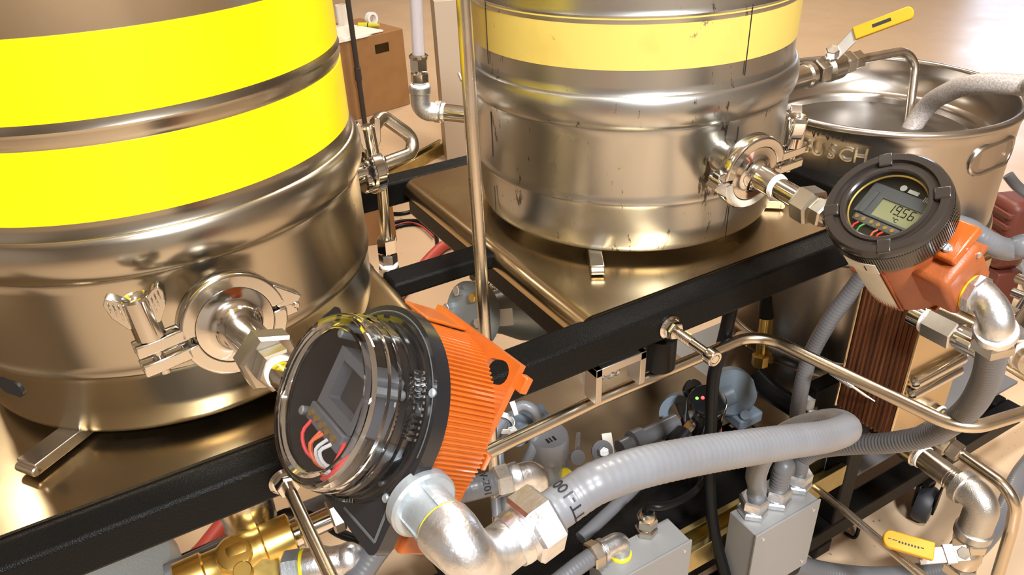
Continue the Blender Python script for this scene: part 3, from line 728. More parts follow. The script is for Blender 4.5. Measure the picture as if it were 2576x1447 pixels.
# ================================================================== junction boxes, strut
def gland(g_root, p, r, mt=m_zinc, ax=ZA, tall=.030):
    M = fr(p, ax, XA)
    part('gland_nut', G().hexn(M @ Matrix.Rotation(.3,4,'Z'), r*1.70, .0, .011, .002), mt, g_root, ang=20)
    part('gland_body', G().hexn(M @ Matrix.Rotation(.1,4,'Z'), r*1.60, .013, tall, .003), mt, g_root, ang=20)
    part('gland_collar', G().cyl(M, r*1.2, .008, .015, 20), mt, g_root)
def jbox(label, lo, hi):
    t = thing('junction_box', label, 'box', ((lo[0]+hi[0])/2,(lo[1]+hi[1])/2,lo[2]), 'grey junction boxes')
    part('body', G().box((lo[0],lo[1]+.003,lo[2]), hi), m_box, t, bevel=.0015)
    lid = part('lid', G().box((lo[0]-.0015,lo[1],lo[2]-.0015), (hi[0]+.0015,lo[1]+.0035,hi[2]+.001)), m_box, t, bevel=.0008)
    for x in (lo[0]+.012, hi[0]-.012):
        for z in (lo[2]+.012, hi[2]-.012):
            part('lid_screw', G().cyl(fr(V((x,lo[1],z)), -YA), .0026, -.001, .0015, 12), m_zinc, lid)
    return t
jb = jbox('grey steel junction box with three conduit glands on top', (.624,.470,-.51), (.745,.522,GZ))
for p in (g1,g2,g3):
    q = V((min(max(p.x,.64),.73), min(max(p.y,.484),.510), GZ)); gland(jb, V((p.x,p.y,GZ)), .0125)
# left box
q = PZ(1740,1362,-.40); BX1 = q.x; BY0 = PZ(1740,1362,-.40).y
jl = jbox('grey steel junction box with one cable gland, left of the other', (BX1-.135,BY0,-.53), (BX1,BY0+.050,-.40))
gp = PZ(1625,1338,-.40); gland(jl, V((gp.x,gp.y,-.40)), .0095, m_satin)
Mg = Matrix.Translation((gp.x,gp.y,-.40)); part('gland_dome', G().lathe([(.0128,.028),(.0125,.034),(.010,.038),(.0075,.039)], Mg, 24), m_satin, jl)
part('gland_seal', G().cyl(Mg, .0078, .030, .041, 20), m_cable, jl, label='black rubber seal')
solo('power_cable', G().tube(spline([V((gp.x,gp.y,-.375)), V((gp.x,gp.y,-.352)), PD(1665,1275,dep(gp)-.03), PD(1720,1255,dep(gp)), PD(1765,1215,dep(gp)+.06), PD(1772,1150,dep(gp)+.12), PD(1765,1090,dep(gp)+.16)]), .0052, 12), m_cable, 'thin black cable curving out of the left junction box gland', 'cable')
# elbow and conduit at the left box
ep = PZ(1560,1395,-.40)
ec = thing('conduit_elbow', 'small zinc elbow with yellow ring on the left junction box', 'elbow', V((ep.x,ep.y,-.40)))
Me = Matrix.Translation((ep.x,ep.y,-.40))
part('yellow_ring', G().cyl(Me, .0155, .0, .003, 28), m_ygasket, ec, label='yellow sealing ring')
part('elbow_body', G().tube(fillet([V((ep.x,ep.y,-.398)), V((ep.x,ep.y,-.372)), V((ep.x-.045,ep.y-.002,-.370))], .018), .0135, 20), m_zinc, ec)
Mn = fr(V((ep.x-.040,ep.y-.002,-.370)), -XA, ZA)
part('collar', G().lathe([(.0135,-.012),(.016,-.011),(.016,-.006),(.0145,-.005)], Mn, 28), m_zinc, ec)
part('hex_nut', G().hexn(Mn, .0185, -.004, .012, .002), m_satin, ec, ang=20)
N3 = Mn @ V((0,0,.005))
conduit('flexible_conduit', 'grey conduit entering the left junction box elbow at the bottom edge', [N3, N3+V((-.04,-.004,-.003)), N3+V((-.10,-.012,-.015)), N3+V((-.18,-.03,-.05))], .0118, m_cond2)
# strut rail behind the boxes
def strut(label, p, q, s=.041, mtl=m_gold):
    p, q = V(p), V(q); M = fr(p, q-p, ZA); L = (q-p).length; h = s/2
    prof = [(-h,-h),(h,-h),(h,-h*.55),(h*.7,-h*.55),(h*.7,-h*.8),(-h*.8,-h*.8),(-h*.8,h*.8),(h*.7,h*.8),(h*.7,h*.55),(h,h*.55),(h,h),(-h,h)]
    return solo('strut_channel', G().prism(prof, 0, L, M), mtl, label, 'strut', bevel=.001)
strut('gold zinc strut channel running behind the junction boxes', (.30,.549,-.455), (.886,.549,-.455))
strut('gold strut channel standing across the lower shelf behind the solenoid', PZ(1700,850,-.56), PZ(1990,1010,-.56), .035)
strut('greenish strut channel lying on the floor behind the frame', PZ(962,452,FLOOR+.02), PZ(1118,367,FLOOR+.02), .05)
# lower shelf and black deck
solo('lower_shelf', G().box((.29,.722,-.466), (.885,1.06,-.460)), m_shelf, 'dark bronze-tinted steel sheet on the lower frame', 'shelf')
solo('black_deck', G().box((.14,.572,-.480), (.84,.720,-.474)).box((.14,.572,-.57), (.84,.575,-.48)), m_black, 'black sheet deck below the looping conduit', 'panel', bevel=.001)
# ================================================================== rods, tubes
tp = PY(1205,600,.64); rb = tp.copy(); rb.z = -.50; rt = tp.copy(); rt.z = .50
g = G().seg(rb, rt, .0068, 20)
solo('standpipe_tube', g, m_satin, 'tall thin vertical steel tube between the two striped kegs', 'tube')
# product tube running in front of the frame
zt = -.115
ya = PZ(1500,1008,zt).y
pts = [PZ(1150,1175,zt), PZ(1500,1008,zt), PZ(1905,836,zt), PZ(2425,1085,zt), PZ(2950,925,zt)]
solo('product_tube', G().tube(fillet(pts, .045, 12), .0074, 20), m_tubebr, 'bright bent steel tube crossing in front of the black beam', 'tube')
# second tube lying just behind it
pts = [PY(1150,1140,ya+.03), PY(1500,985,ya+.03), PY(1760,880,ya+.03)]
# stud with flange nut, long
def stud(label, p, L, r, socket=False):
    p = V(p); M = fr(p, -YA, ZA)
    t = thing('threaded_stud', label, 'bolt', p-V((0,0,.015)), 'studs on the front beam')
    part('flange_nut', G().lathe([(.0135,-.001),(.0140,.002),(.0115,.004)], M, 28).hexn(M @ Matrix.Rotation(.25,4,'Z'), .0105, .003, .013, .002), m_chrome, t, ang=25)
    part('shank', G().cyl(M, r, 0, L, 18, .0008), m_tubebr if not socket else m_chrome, t)
    if socket:
        g = G()
        for k in range(9): g.lathe([(r,.015+k*.0024),(r+.0007,.0162+k*.0024),(r,.0174+k*.0024)], M, 16, caps=False)
        part('thread', g, m_chrome, t)
        part('socket_head', G().lathe([(r,L-.012),(.0082,L-.011),(.0088,L-.009),(.0088,L-.001),(.008,L),(.0055,L),(.0050,L-.006),(.0004,L-.006)], M, 24), m_chrome, t)
    return t
stud('long thin steel stud projecting from the beam below the clear dome', PY(716,1207,.529), .175, .0052)
stud('socket-head steel stud with flange nut on the black beam', PY(1683,822,.529), .072, .0052, True)
# aluminium bracket below the beam
bp = PY(1555,945,.535)
br = PY(1500,985,.535); bl_ = PY(1612,925,.535)
t = thing('mounting_bracket', 'pale aluminium U-shaped bracket under the black beam', 'bracket', bp)
xa, xb = br.x-.003, bl_.x+.004; zt_ = BB-.006; 
part('web', G().box((xa,.531,zt_-.010), (xb,.553,zt_)), m_alu, t, bevel=.0008)
part('flange', G().box((xa,.531,zt_-.046), (xa+.008,.553,zt_)), m_alu, t, bevel=.0008)
part('flange', G().box((xb-.008,.531,zt_-.044), (xb,.553,zt_)), m_alu, t, bevel=.0008)
t = thing('sensor_plug', 'zinc cable plug with blue and yellow wires behind the bracket', 'plug', V(((xa+xb)/2,.585,BB-.06)))
Ms = fr(PY(1468,950,.59), XA)
part('coupling_nut', G().hexn(Ms, .013, 0, .022, .002), m_zinc, t, ang=20)
part('threaded_end', G().cyl(Ms, .009, .020, .045, 20, .001), m_zinc, t)
part('lock_ring', G().cyl(Ms, .013, .030, .035, 20, .001).cyl(Ms, .013, .040, .044, 20, .001), m_zinc, t)
part('strain_relief', G().cyl(Ms, .0065, .045, .075, 16, .001), m_cond, t)
e = Ms @ V((0,0,.075))
for i, mt in enumerate((m_blue, m_ygasket)):
    part('wire', G().tube(spline([e, e+V((.012,.002*i,.002)), e+V((.020,.002*i,.020)), e+V((.018,.004*i,.045))], .004), .0013, 8), mt, t)
# black damper foot below beam
kp = PY(1660,890,.56)
t = thing('rubber_buffer', 'black cylindrical rubber buffer hanging under the beam', 'buffer', V((kp.x,kp.y,-.105)))
part('buffer_body', G().cyl(Matrix.Translation((kp.x,kp.y,0)), .0185, -.105, -.060, 32, .0015), m_cable, t)
part('stud', G().cyl(Matrix.Translation((kp.x,kp.y,0)), .006, -.061, -.042, 12), m_satin, t)
# black mains cable
cA0 = PY(1845,770,.575)
pts = [V((cA0.x,cA0.y,-.045)), PY(1822,850,.572), PD(1795,950,dep(cA0)+.04), PD(1788,1080,dep(cA0)+.09), PD(1785,1200,dep(cA0)+.12), PD(1795,1330,dep(cA0)+.14), PD(1830,1470,dep(cA0)+.15)]
solo('power_cable', G().tube(spline(pts), .0085, 14), m_cable, 'thick black cable hanging down from the black beam', 'cable')

# ================================================================== solenoid with LEDs and pump
sp_ = PD(1780,1010,1.22); Mp = fr(sp_, V((-.15,-.25,1)), XA)
t = thing('level_switch', 'round chrome switch with black cap and lit green and red lights', 'switch', sp_-V((0,0,.07)))
part('can', G().lathe([(.030,-.075),(.031,-.073),(.031,-.004),(.0295,.0)], Mp, 40), m_chrome, t)
part('black_cap', G().lathe([(.0290,-.002),(.0290,.004),(.027,.0065),(.0005,.0065)], Mp, 40), m_bplast, t)
part('indicator_light', G().ball(Mp @ V((-.014,.010,.0065)), .0026, 10), m_ledg, t, label='lit green indicator')
part('indicator_light', G().ball(Mp @ V((-.006,.006,.0065)), .0030, 10), m_ledr, t, label='lit red indicator')
part('base_ring', G().cyl(Mp, .034, -.082, -.074, 32), m_redp, t, label='red-brown base ring')
cn = Mp @ V((-.032,-.004,-.040)); Mc = fr(cn, V((-1,-.25,-.3)))
part('side_connector', G().hexn(Mc, .009, -.008, .012, .001), m_chrome, t, ang=20)
part('side_plug', G().cyl(Mc, .0150, .012, .046, 24, .002), m_bplast, t)
solo('actuator_cable', G().tube(spline([Mc @ V((0,0,.046)), Mc @ V((0,-.002,.09)), Mc @ V((.0,-.012,.17)), Mc @ V((.0,-.03,.26))]), .0095, 14), m_cond2, 'dim grey conduit leading left from the lit switch', 'conduit')
t = thing('circulation_pump', 'blue-grey pump casting behind the lit switch', 'pump', PD(1850,1090,1.30))
pc = PD(1840,985,1.30); Mq = fr(pc, V((-.5,-.75,.35)), ZA)
part('volute', G().lathe([(.004,.014),(.036,.014),(.040,.010),(.040,-.012),(.030,-.016)], Mq, 40), m_pump, t)
pc2 = PD(1712,1040,1.30); Mq2 = fr(pc2, V((-.7,-.6,.4)), ZA)
part('suction_ring', G().lathe([(.020,-.012),(.034,-.012),(.036,.0),(.034,.012),(.020,.012),(.018,0)], Mq2, 36, closed=True), m_pump, t)
part('bridge', G().seg(pc2, pc, .022, 20), m_pump, t)
part('foot', G().cbox(PD(1870,1045,1.31), (.05,.04,.022)), m_pump, t, bevel=.004)
part('foot_bolt', G().cyl(fr(PD(1872,1043,1.285), V((-.4,-.7,.5))), .008, 0, .006, 16), m_pump, t)
part('foot', G().cbox(PD(1680,1075,1.31), (.045,.03,.02)), m_pump, t, bevel=.004)
t = thing('knob', 'small black round knob behind the lit switch', 'knob', PD(1740,985,1.29))
part('knob_body', G().cyl(fr(PD(1742,980,1.27), V((-.3,-.5,.8))), .015, -.01, .012, 24, .002), m_bplast, t)
# fittings on the black deck
t = thing('clamp_screw', 'small wing screw with washer near the lit switch', 'screw', PD(1520,1140,1.16))
Mw = fr(PD(1515,1135,1.14), V((-.25,-.75,.55)), ZA)
part('washer', G().cyl(Mw, .016, -.002, .001, 28), m_cond2, t); part('screw', G().hexn(Mw, .008, .001, .012, .001), m_zinc, t, ang=20)
part('tab', G().box((-.020,-.020,-.010), (.024,-.004,-.006), Mw), m_nut, t, bevel=.0006)
t = thing('clamp_screw', 'small thumb screw left of the wing screw', 'screw', PD(1455,1160,1.14))
Mw = fr(PD(1452,1150,1.13), V((-.25,-.75,.55)), ZA)
part('head', G().cyl(Mw, .011, 0, .004, 24), m_cond2, t); part('shank', G().seg(Mw @ V((0,0,0)), Mw @ V((.03,-.012,-.02)), .004, 12), m_zinc, t)
part('yellow_ring', G().cyl(fr(PD(1427,1196,1.05), V((-.9,-.3,.1))), .012, 0, .003, 24), m_ygasket, t, label='yellow sealing ring')
# check pipe behind, dim
solo('steel_pipe', G().seg(PD(1560,1130,1.20), PD(1700,1062,1.25), .014, 18).seg(PD(1590,1113,1.205), PD(1615,1102,1.215), .018, 18), m_cond2, 'dim pipe with coupling on the lower shelf', 'pipe')
# ================================================================== filter bowl, V-201 line
fb = PD(1380,1150,1.06); up = ZA
t = thing('filter_bowl', 'clear filter bowl with grey cap behind the conduit tag V-201', 'filter', fb-V((0,0,.045)))
Mf = fr(fb-V((0,0,.02)), ZA)
part('bowl', G().lathe([(.0005,-.026),(.020,-.026),(.025,-.020),(.0255,.030),(.0235,.030),(.0230,-.018),(.019,-.023),(.0005,-.023)], Mf, 36), m_bowl, t)
part('cartridge', G().cyl(Mf, .0195, -.020, .028, 28, .001), m_lcd, t, label='dark cartridge inside the bowl')
part('lower_ring', G().lathe([(.0255,-.016),(.032,-.016),(.033,-.012),(.032,-.006),(.0255,-.006)], Mf, 36, closed=True), m_cond, t)
part('cap', G().lathe([(.027,.026),(.0275,.028),(.0275,.056),(.026,.060),(.012,.062)], Mf, 36), m_cond, t)
for k in range(3):
    part('ring_tab', G().cbox((.033,0,-.011), (.006,.010,.004), Mf @ Matrix.Rotation(-2.2+k*.5,4,'Z')), m_white, t)
part('cap_lettering', G().box((-.010,-.016,.0615), (-.007,-.008,.0625), Mf).box((-.005,-.016,.0615), (-.003,-.008,.0625), Mf).box((0,-.016,.0615), (.003,-.008,.0625), Mf), m_ink, t, label='small black print on the cap')
vp = PD(1305,1075,1.08); Mv = fr(vp, V((-.75,-.35,.35)), ZA)
t = thing('check_valve', 'blue-grey plastic check valve next to the filter bowl', 'valve', vp-V((0,0,.03)))
part('valve_body', G().lathe([(.016,-.040),(.022,-.038),(.022,-.008),(.0245,-.006),(.0245,.012),(.020,.014),(.018,.024)], Mv, 28), m_pump, t)
part('valve_hex', G().hexn(Mv, .0245, -.052, -.036, .002), m_pump, t, ang=20)
def hose(label, pts, r, mt, name='air_hose', cat='hose'): return solo(name, G().tube(spline(pts), r, 14), mt, label, cat)
hose('grey air hose arching over the filter bowl', [PD(1292,1032,1.03), PD(1315,1020,1.03), PD(1340,1030,1.03), PD(1354,1060,1.04), PD(1350,1090,1.04), PD(1340,1130,1.03), PD(1322,1165,1.02), PD(1300,1215,1.01)], .0068, m_cond)
hose('left one of two grey air hoses beside the slotted orange plate', [PD(1262,1060,1.03), PD(1246,1090,1.02), PD(1238,1130,1.02), PD(1244,1200,1.0), PD(1250,1300,.99)], .0065, m_cond)
hose('right one of two grey air hoses beside the slotted orange plate', [PD(1268,1062,1.05), PD(1262,1090,1.05), PD(1256,1140,1.05), PD(1262,1200,1.04), PD(1275,1300,1.02)], .0065, m_cond)
solo('cable_tie', G().lathe([(.0072,-.003),(.0085,-.003),(.0085,.003),(.0072,.003)], fr(PD(1294,1030,1.03), V((1,-.3,.2))), 18, closed=True).cbox((0,.010,0), (.005,.005,.007), fr(PD(1294,1030,1.03), V((1,-.3,.2)))), m_white, 'white cable tie on the arching grey hose', 'tie')
solo('cable_tie', G().lathe([(.0150,-.004),(.0165,-.004),(.0165,.004),(.0150,.004)], fr(PD(1264,1064,1.04), V((.2,-.2,1))), 18, closed=True).cbox((.005,-.017,0), (.010,.008,.008), fr(PD(1264,1064,1.04), V((.2,-.2,1)))), m_white, 'white cable tie bundling two grey hoses', 'tie')
# V-201 conduit with elbow
DV = .84
n0 = PD(1255,1212,DV); dirv = (PD(1130,1245,DV-.02)-n0).normalized()
ev = thing('conduit_elbow', 'zinc elbow with yellow ring at the end of the V-201 conduit', 'elbow', n0-V((0,0,.05)))
Mn = fr(n0, dirv, ZA)
part('hex_nut', G().hexn(Mn @ Matrix.Rotation(.4,4,'Z'), .0180, -.012, .006, .002), m_zinc, ev, ang=20)
part('collar', G().lathe([(.0135,-.024),(.0165,-.022),(.0165,-.016),(.0145,-.012)], Mn, 28), m_zinc, ev)
eb = n0-dirv*.024; kc = eb-dirv*.019; lk = kc+V((.0,-.005,-.027)); dl = (lk-kc).normalized()
part('elbow_body', G().tube(fillet([eb+dirv*.004, kc, lk], .016, 10), .0138, 24), m_zinc, ev)
part('lock_nut', G().hexn(fr(lk, dl), .0160, -.007, .0, .001), m_zinc, ev, ang=20)
part('yellow_ring', G().cyl(fr(lk, dl), .0152, .0, .0025, 28), m_ygasket, ev, label='yellow sealing ring')
cV, PV = conduit('flexible_conduit', 'grey conduit tagged V-201 behind the orange plate', [n0, n0+dirv*.03, PD(1130,1245,DV-.01), PD(1040,1285,DV-.01), PD(960,1370,DV-.02), PD(890,1470,DV-.03)], .0128, m_cond2)
i0 = min(range(len(PV)), key=lambda i: (PV[i]-PD(1211,1222,DV)).length)
wrap_text(cV, PV, .0128, 'V-201', .0115, i0, (CAM-PV[i0]+V((.1,0,.15))).normalized(), -1)
# ================================================================== plate heat exchanger
HX0, HXY0, HXY1, HZ0, HZ1 = .795, .425, .515, -.262, -.020
hx = thing('plate_heat_exchanger', 'brazed plate heat exchanger with brown copper edges and chrome front', 'heat exchanger', (HX0+.05,.47,HZ0))
npl = 26
for i in range(npl):
    y0 = HXY0+.004+(HXY1-HXY0-.008)*i/npl; s = .0016 if i % 2 else .0
    part('plate', G().box((HX0+s,y0,HZ0+s), (HX0+.110-s,y0+(HXY1-HXY0-.008)/npl*.86,HZ1-s)), m_copper, hx)
part('front_plate', G().box((HX0-.001,HXY0,HZ0), (HX0+.111,HXY0+.004,HZ1)), m_tray, hx, bevel=.003)
part('back_plate', G().box((HX0-.001,HXY1-.004,HZ0), (HX0+.111,HXY1,HZ1)), m_tray, hx, bevel=.003)
for px0, py0, px1, py1 in ((2238,995,2412,915),(2222,1030,2398,955)):
    a = PY(px0,py0,HXY0-.004); b = PY(px1,py1,HXY0-.004); b.z = a.z; a.x = HX0+.006; b.x = HX0+.106
    g = G().tube([a,a+(b-a)*.02,b-(b-a)*.02,b], [.005,.0085,.0085,.005], 16)
    part('stiffening_rib', g, m_chrome, hx)
for k, (px, py) in enumerate(((2150,950),(2185,975))):
    pass
# mounting studs on the brown side
sa = PX(2090,935,HX0-.03); sb = PX(2200,1010,HX0-.004)
t = thing('threaded_stud', 'thin zinc stud with threaded sleeve by the brown heat exchanger', 'bolt', (sa+sb)/2)
part('rod', G().seg(sa, sb, .0022, 10), m_chrome, t)
g = G(); dd = (sb-sa)
for k in range(14): g.lathe([(.0036,-.0010),(.0048,0),(.0036,.0010)], fr(sa+dd*(.02+.46*k/14), dd), 12, caps=False)
part('threaded_sleeve', g.seg(sa, sa+dd*.5, .0036, 12), m_zinc, t)
# ports and nuts on the exchanger
def port(label, p, r, L, nuts, cat='fitting', mt=m_chrome):
    t = thing('port_fitting', label, cat, p-V((0,0,.02)))
    M = fr(p, -YA, ZA)
    part('stub', G().cyl(M, r, -.012, L, 28, .0008), mt, t)
    part('tape_ring', G().cyl(M, r*1.12, .004, .008, 28, .001), m_white, t, label='white thread tape')
    for z0, z1, rr, rot in nuts: part('hex_nut', G().hexn(M @ Matrix.Rotation(rot,4,'Z'), rr, z0, z1, .0015), m_nut, t, ang=20)
    return t
p = PY(2318,800,HXY0); port('steel hex coupling on the heat exchanger under the orange transmitter', p, .0135, .075, ((.009,.045,.0185,.25),(.050,.068,.0150,.25)))
p = PY(2395,795,HXY0+.01); port('smooth steel port stub beside the hex coupling', p, .0115, .05, ((.030,.036,.0125,0),))
p = PY(2350,1040,HXY0); port('lower steel port with white tape on the heat exchanger', p, .0135, .02, ((.010,.016,.0150,.2),))
# outlet: nipple, elbow, ball valve
DQ = 1.17
n_a = PD(2322,1150,DQ); n_b = PD(2418,1222,DQ-.055); dn = (n_b-n_a).normalized()
t = thing('outlet_pipe', 'steel pipe nipple with white tape feeding the big elbow', 'pipe', n_a-V((0,0,.02)))
part('pipe', G().seg(n_a-dn*.09, n_b+dn*.01, .0172, 28), m_satin, t)
part('tape_ring', G().cyl(fr(n_a, dn), .0185, -.003, .003, 28, .001), m_white, t, label='white thread tape')
part('coupling', G().cyl(fr(n_a-dn*.06, dn), .0215, -.03, .055, 28, .002), m_satin, t)
g = G()
for k in range(5): g.lathe([(.0168,-.001),(.0180,0),(.0168,.001)], fr(n_b-dn*(.018-.004*k), dn), 28, caps=False)
part('thread', g, m_satin, t)
eb0 = n_b-dn*.004; e_mid = PD(2478,1262,DQ-.085); dw = V((-.06,-.02,-1)).normalized(); e_end = e_mid+dw*.062
t = thing('pipe_elbow', 'big cast steel pipe elbow at the lower right', 'elbow', e_end)
part('elbow_body', G().tube(fillet([eb0, e_mid, e_end], .036, 14), .0222, 28), m_cast, t)
part('band', G().cyl(fr(eb0, dn), .0250, 0, .014, 32, .0015), m_cast, t)
part('band', G().cyl(fr(e_end, dw), .0250, -.012, .002, 32, .0015), m_cast, t)
vb = e_end+dw*.03
t = thing('ball_valve', 'steel ball valve with yellow lever at the lower right', 'valve', vb+dw*.05)
Mv = fr(e_end, dw, YA)
part('tape_ring', G().cyl(Mv, .0195, .001, .006, 28, .001), m_white, t, label='white thread tape')
part('valve_body', G().hexn(Mv, .0240, .006, .022, .002).lathe([(.017,.022),(.021,.028),(.023,.040),(.021,.054),(.017,.060)], Mv, 24).hexn(Mv, .0240, .058, .075, .002), m_satin, t, ang=25)
hp0 = PD(2425,1392,dep(vb)-.045); hp1 = PD(2345,1388,dep(vb)-.06); hp2 = PD(2218,1358,dep(vb)-.03)
part('stem', G().seg(e_end+dw*.04, hp0, .007, 14).hexn(fr(hp0, hp0-(e_end+dw*.04)), .009, -.004, .006, .001), m_satin, t, ang=25)
hd_ = (hp2-hp1).normalized(); ups = (CAM-hp1).normalized(); 
def lever(parent, p0, p1, p2, wd, th, facing, mtl=m_alu, text=None):
    pts = [p0, p1]; d = (p1-p0).normalized()
    M = fr(p0, facing, d); L = (p1-p0).length
    part('lever_blade', G().box((-.006,-wd/2,-th/2), (L+.006,wd/2,th/2), M), mtl, parent, bevel=.0008)
    M2 = fr(p1, facing, p2-p1); L2 = (p2-p1).length; w2 = wd*.56
    gpoly = [(-.002,-w2)]+[(L2-w2*.8+w2*.8*math.cos(-pi/2+pi*i/10), w2*math.sin(-pi/2+pi*i/10)) for i in range(11)]+[(-.002,w2)]
    gr = part('grip', G().prism(gpoly, -th*1.6, th*1.6, M2), m_handle, parent, bevel=.0015, label='yellow vinyl grip')
    return M, M2, gr, L2
M, M2, gr, L2 = lever(t, hp0, hp1, hp2, .022, .003, (CAM-hp1+V((.55,.1,-.15))).normalized())
part('lever_clip', G().box((.012,-.0135,-.004), (.026,.0135,.004), M), m_alu, t, bevel=.0008)
x = L2*.18
for wds, h in ((.004,.0016),(.0022,.003),(.0022,.003),(.0022,.003),(.0022,.003),(.0022,.003),(.0022,.003),(.0022,.003),(.006,.0012),(.004,.0012)):
    part('grip_print', G().box((x,.000,.0048), (x+wds,.000+h,.00505), M2), m_ink, gr); x += wds+.0018
# bent drain tube at the right
td = dep(n_a)-.02
pts = [PD(2395,1128,td+.05), PD(2420,1145,td+.04), PD(2560,1245,td-.04), PD(2545,1330,td-.0), PD(2500,1480,td+.04)]
t = thing('drain_tube', 'thin bent steel tube curving down at the right edge', 'tube', pts[-1])
part('tube', G().tube(fillet(pts, .05, 12), .0088, 18), m_tubebr, t)
dt = (pts[1]-pts[0]).normalized()
part('compression_nut', G().hexn(fr(pts[0], dt), .0150, -.004, .014, .0015), m_nut, t, ang=20)
part('compression_body', G().hexn(fr(pts[0], dt), .0190, -.05, -.004, .002), m_satin, t, ang=20)
# grey rod in front of the lower frame
solo('tie_rod', G().tube([PD(2035,1215,1.22), PD(2130,1290,1.17), PD(2350,1475,1.06)], .0062, 14), m_satin, 'thin dull steel rod slanting down beside the right junction box', 'rod')
# floor conduit at the bottom
conduit('flexible_conduit', 'dark grey conduit sweeping along the bottom edge', [PZ(2000,1420,-.60), PZ(2080,1440,-.62), PZ(2200,1452,-.63), PZ(2330,1440,-.63), PZ(2430,1400,-.62), PZ(2520,1300,-.61), PZ(2580,1180,-.60), PZ(2700,1060,-.66), PZ(2850,1000,FLOOR+.02)], .0165, m_cond2)
solo('wire_loop', G().tube(spline([PZ(2125,1340,FLOOR+.004), PZ(2150,1352,FLOOR+.004), PZ(2160,1325,FLOOR+.02), PZ(2150,1305,FLOOR+.03), PZ(2130,1320,FLOOR+.02)], .004), .0035, 8), m_cable, 'small black wire loop on the floor under the frame', 'wire')
# right edge fittings
rd = .92
t = thing('pipe_tee', 'steel pipe tee and coupling at the right edge', 'fitting', PD(2545,880,rd))
a = PD(2520,835,rd+.06); b = PD(2600,915,rd-.02)
part('run', G().seg(a, b, .0165, 24), m_satin, t)
part('coupling', G().hexn(fr(a+(b-a)*.45, b-a), .0215, -.02, .025, .002), m_satin, t, ang=20)
part('tape_ring', G().cyl(fr(a+(b-a)*.80, b-a), .0185, -.003, .003, 24, .001), m_white, t, label='white thread tape')
part('branch', G().seg(a+(b-a)*.2, PD(2590,765,rd+.10), .0125, 20).hexn(fr(PD(2535,800,rd+.08), PD(2590,765,rd+.10)-PD(2535,800,rd+.08)), .016, -.006, .010, .002), m_chrome, t, ang=25)
solo('supply_tube', G().seg(PD(2505,895,rd+.05), PD(2620,965,rd-.02), .0085, 18), m_tubebr, 'short bright steel tube leaving the right edge', 'tube')
t = thing('pipe_studs', 'two stubby steel studs at the right edge', 'studs', PD(2560,740,1.2))
part('stud', G().seg(PD(2560,700,1.2), PD(2610,720,1.17), .0075, 14), m_satin, t); part('stud', G().seg(PD(2548,735,1.2), PD(2610,760,1.17), .0075, 14), m_satin, t)
# red-brown ridged housing behind
bc = PZ(2532,575,-.50)
t = thing('ridged_housing', 'red-brown ridged plastic housing behind the display transmitter', 'housing', V((bc.x,bc.y,FLOOR)))
hM = fr(bc, ZA, V((1,-.4,0)))
part('body', G().box((-.04,-.05,-.10), (.04,.05,.09), hM), m_redp, t, bevel=.02)
for k in range(5): part('fin', G().box((-.046,-.046,-.07+k*.030), (.046,.046,-.056+k*.030), hM), m_redp, t, bevel=.003)
part('foot', G().box((-.035,-.06,FLOOR-bc.z), (.035,.04,-.10), hM), m_redp, t, bevel=.005)
conduit('flexible_conduit', 'grey conduit passing behind the display transmitter to the right edge', [PD(2400,566,1.14), PD(2440,580,1.13), PD(2490,612,1.13), PD(2540,628,1.15), PD(2620,618,1.16), V((1.60,.52,-.30)), V((1.85,.62,-.60)), V((2.05,.80,FLOOR+.02)), V((2.4,1.1,FLOOR+.02))], .0165, m_cond)
hose('small grey cable behind the ridged housing', [PD(2535,440,1.5), PD(2560,470,1.5), PD(2600,500,1.5)], .010, m_cond2, 'grey_cable', 'cable')
# ================================================================== behind the pale keg: ball valve and dip tube into the open keg
y3 = .80
t = thing('ball_valve', 'steel ball valve with yellow lever above the open keg', 'valve', PY(2095,185,y3))
va = PY(1985,203,y3); vb2 = PY(2185,142,y3); dv = (vb2-va).normalized(); Mv = fr(va, dv, ZA); LV = (vb2-va).length
def at_px(px): return (PY(px, 203-(px-1985)*.305, y3)-va).length
part('coupling', G().cyl(Mv, .0170, -.05, at_px(2030), 28, .001).lathe([(.017,at_px(2022)),(.020,at_px(2026)),(.020,at_px(2036)),(.0165,at_px(2040))], Mv, 28), m_satin, t)
part('valve_body', G().hexn(Mv, .0205, at_px(2048), at_px(2072), .002).lathe([(.016,at_px(2070)),(.0205,at_px(2080)),(.0205,at_px(2108)),(.016,at_px(2118))], Mv, 28).hexn(Mv, .019, at_px(2116), at_px(2136), .002), m_satin, t, ang=25)
part('end_nut', G().hexn(Mv, .0150, at_px(2140), at_px(2162), .0015), m_satin, t, ang=20)
b0 = va+dv*at_px(2092); st = PY(2095,128,y3-.01)
part('stem', G().seg(b0, st, .0075, 16).hexn(fr(st, st-b0), .0100, -.010, .004, .001), m_chrome, t, ang=25)
l0 = PY(2105,135,y3-.012); l1 = PY(2152,84,y3-.025); l2 = PY(2246,73,y3-.030)
M, M2, gr, L2 = lever(t, l0, l1, l2, .017, .0025, (CAM-l1+V((-.2,.1,.3))).normalized(), m_alu)
part('grip_print', G().box((L2*.30,-.0022,.0042), (L2*.62,.0028,.0046), M2), m_ink, gr, label='smudged black print')
tdip = [va+dv*at_px(2160), PY(2180,143,y3), PY(2302,110,y3), PY(2312,165,y3-.005)]
q0 = PY(2180,146,y3); q1 = PY(2308,122,y3-.02); q2 = q1+V((-.02,-.02,-.27))
solo('dip_tube', G().tube(fillet([va+dv*at_px(2150), q0, q1, PY(2283,330,y3-.06)], .030, 12), .0072, 18), m_satin, 'bent steel dip tube dropping into the open keg', 'tube')
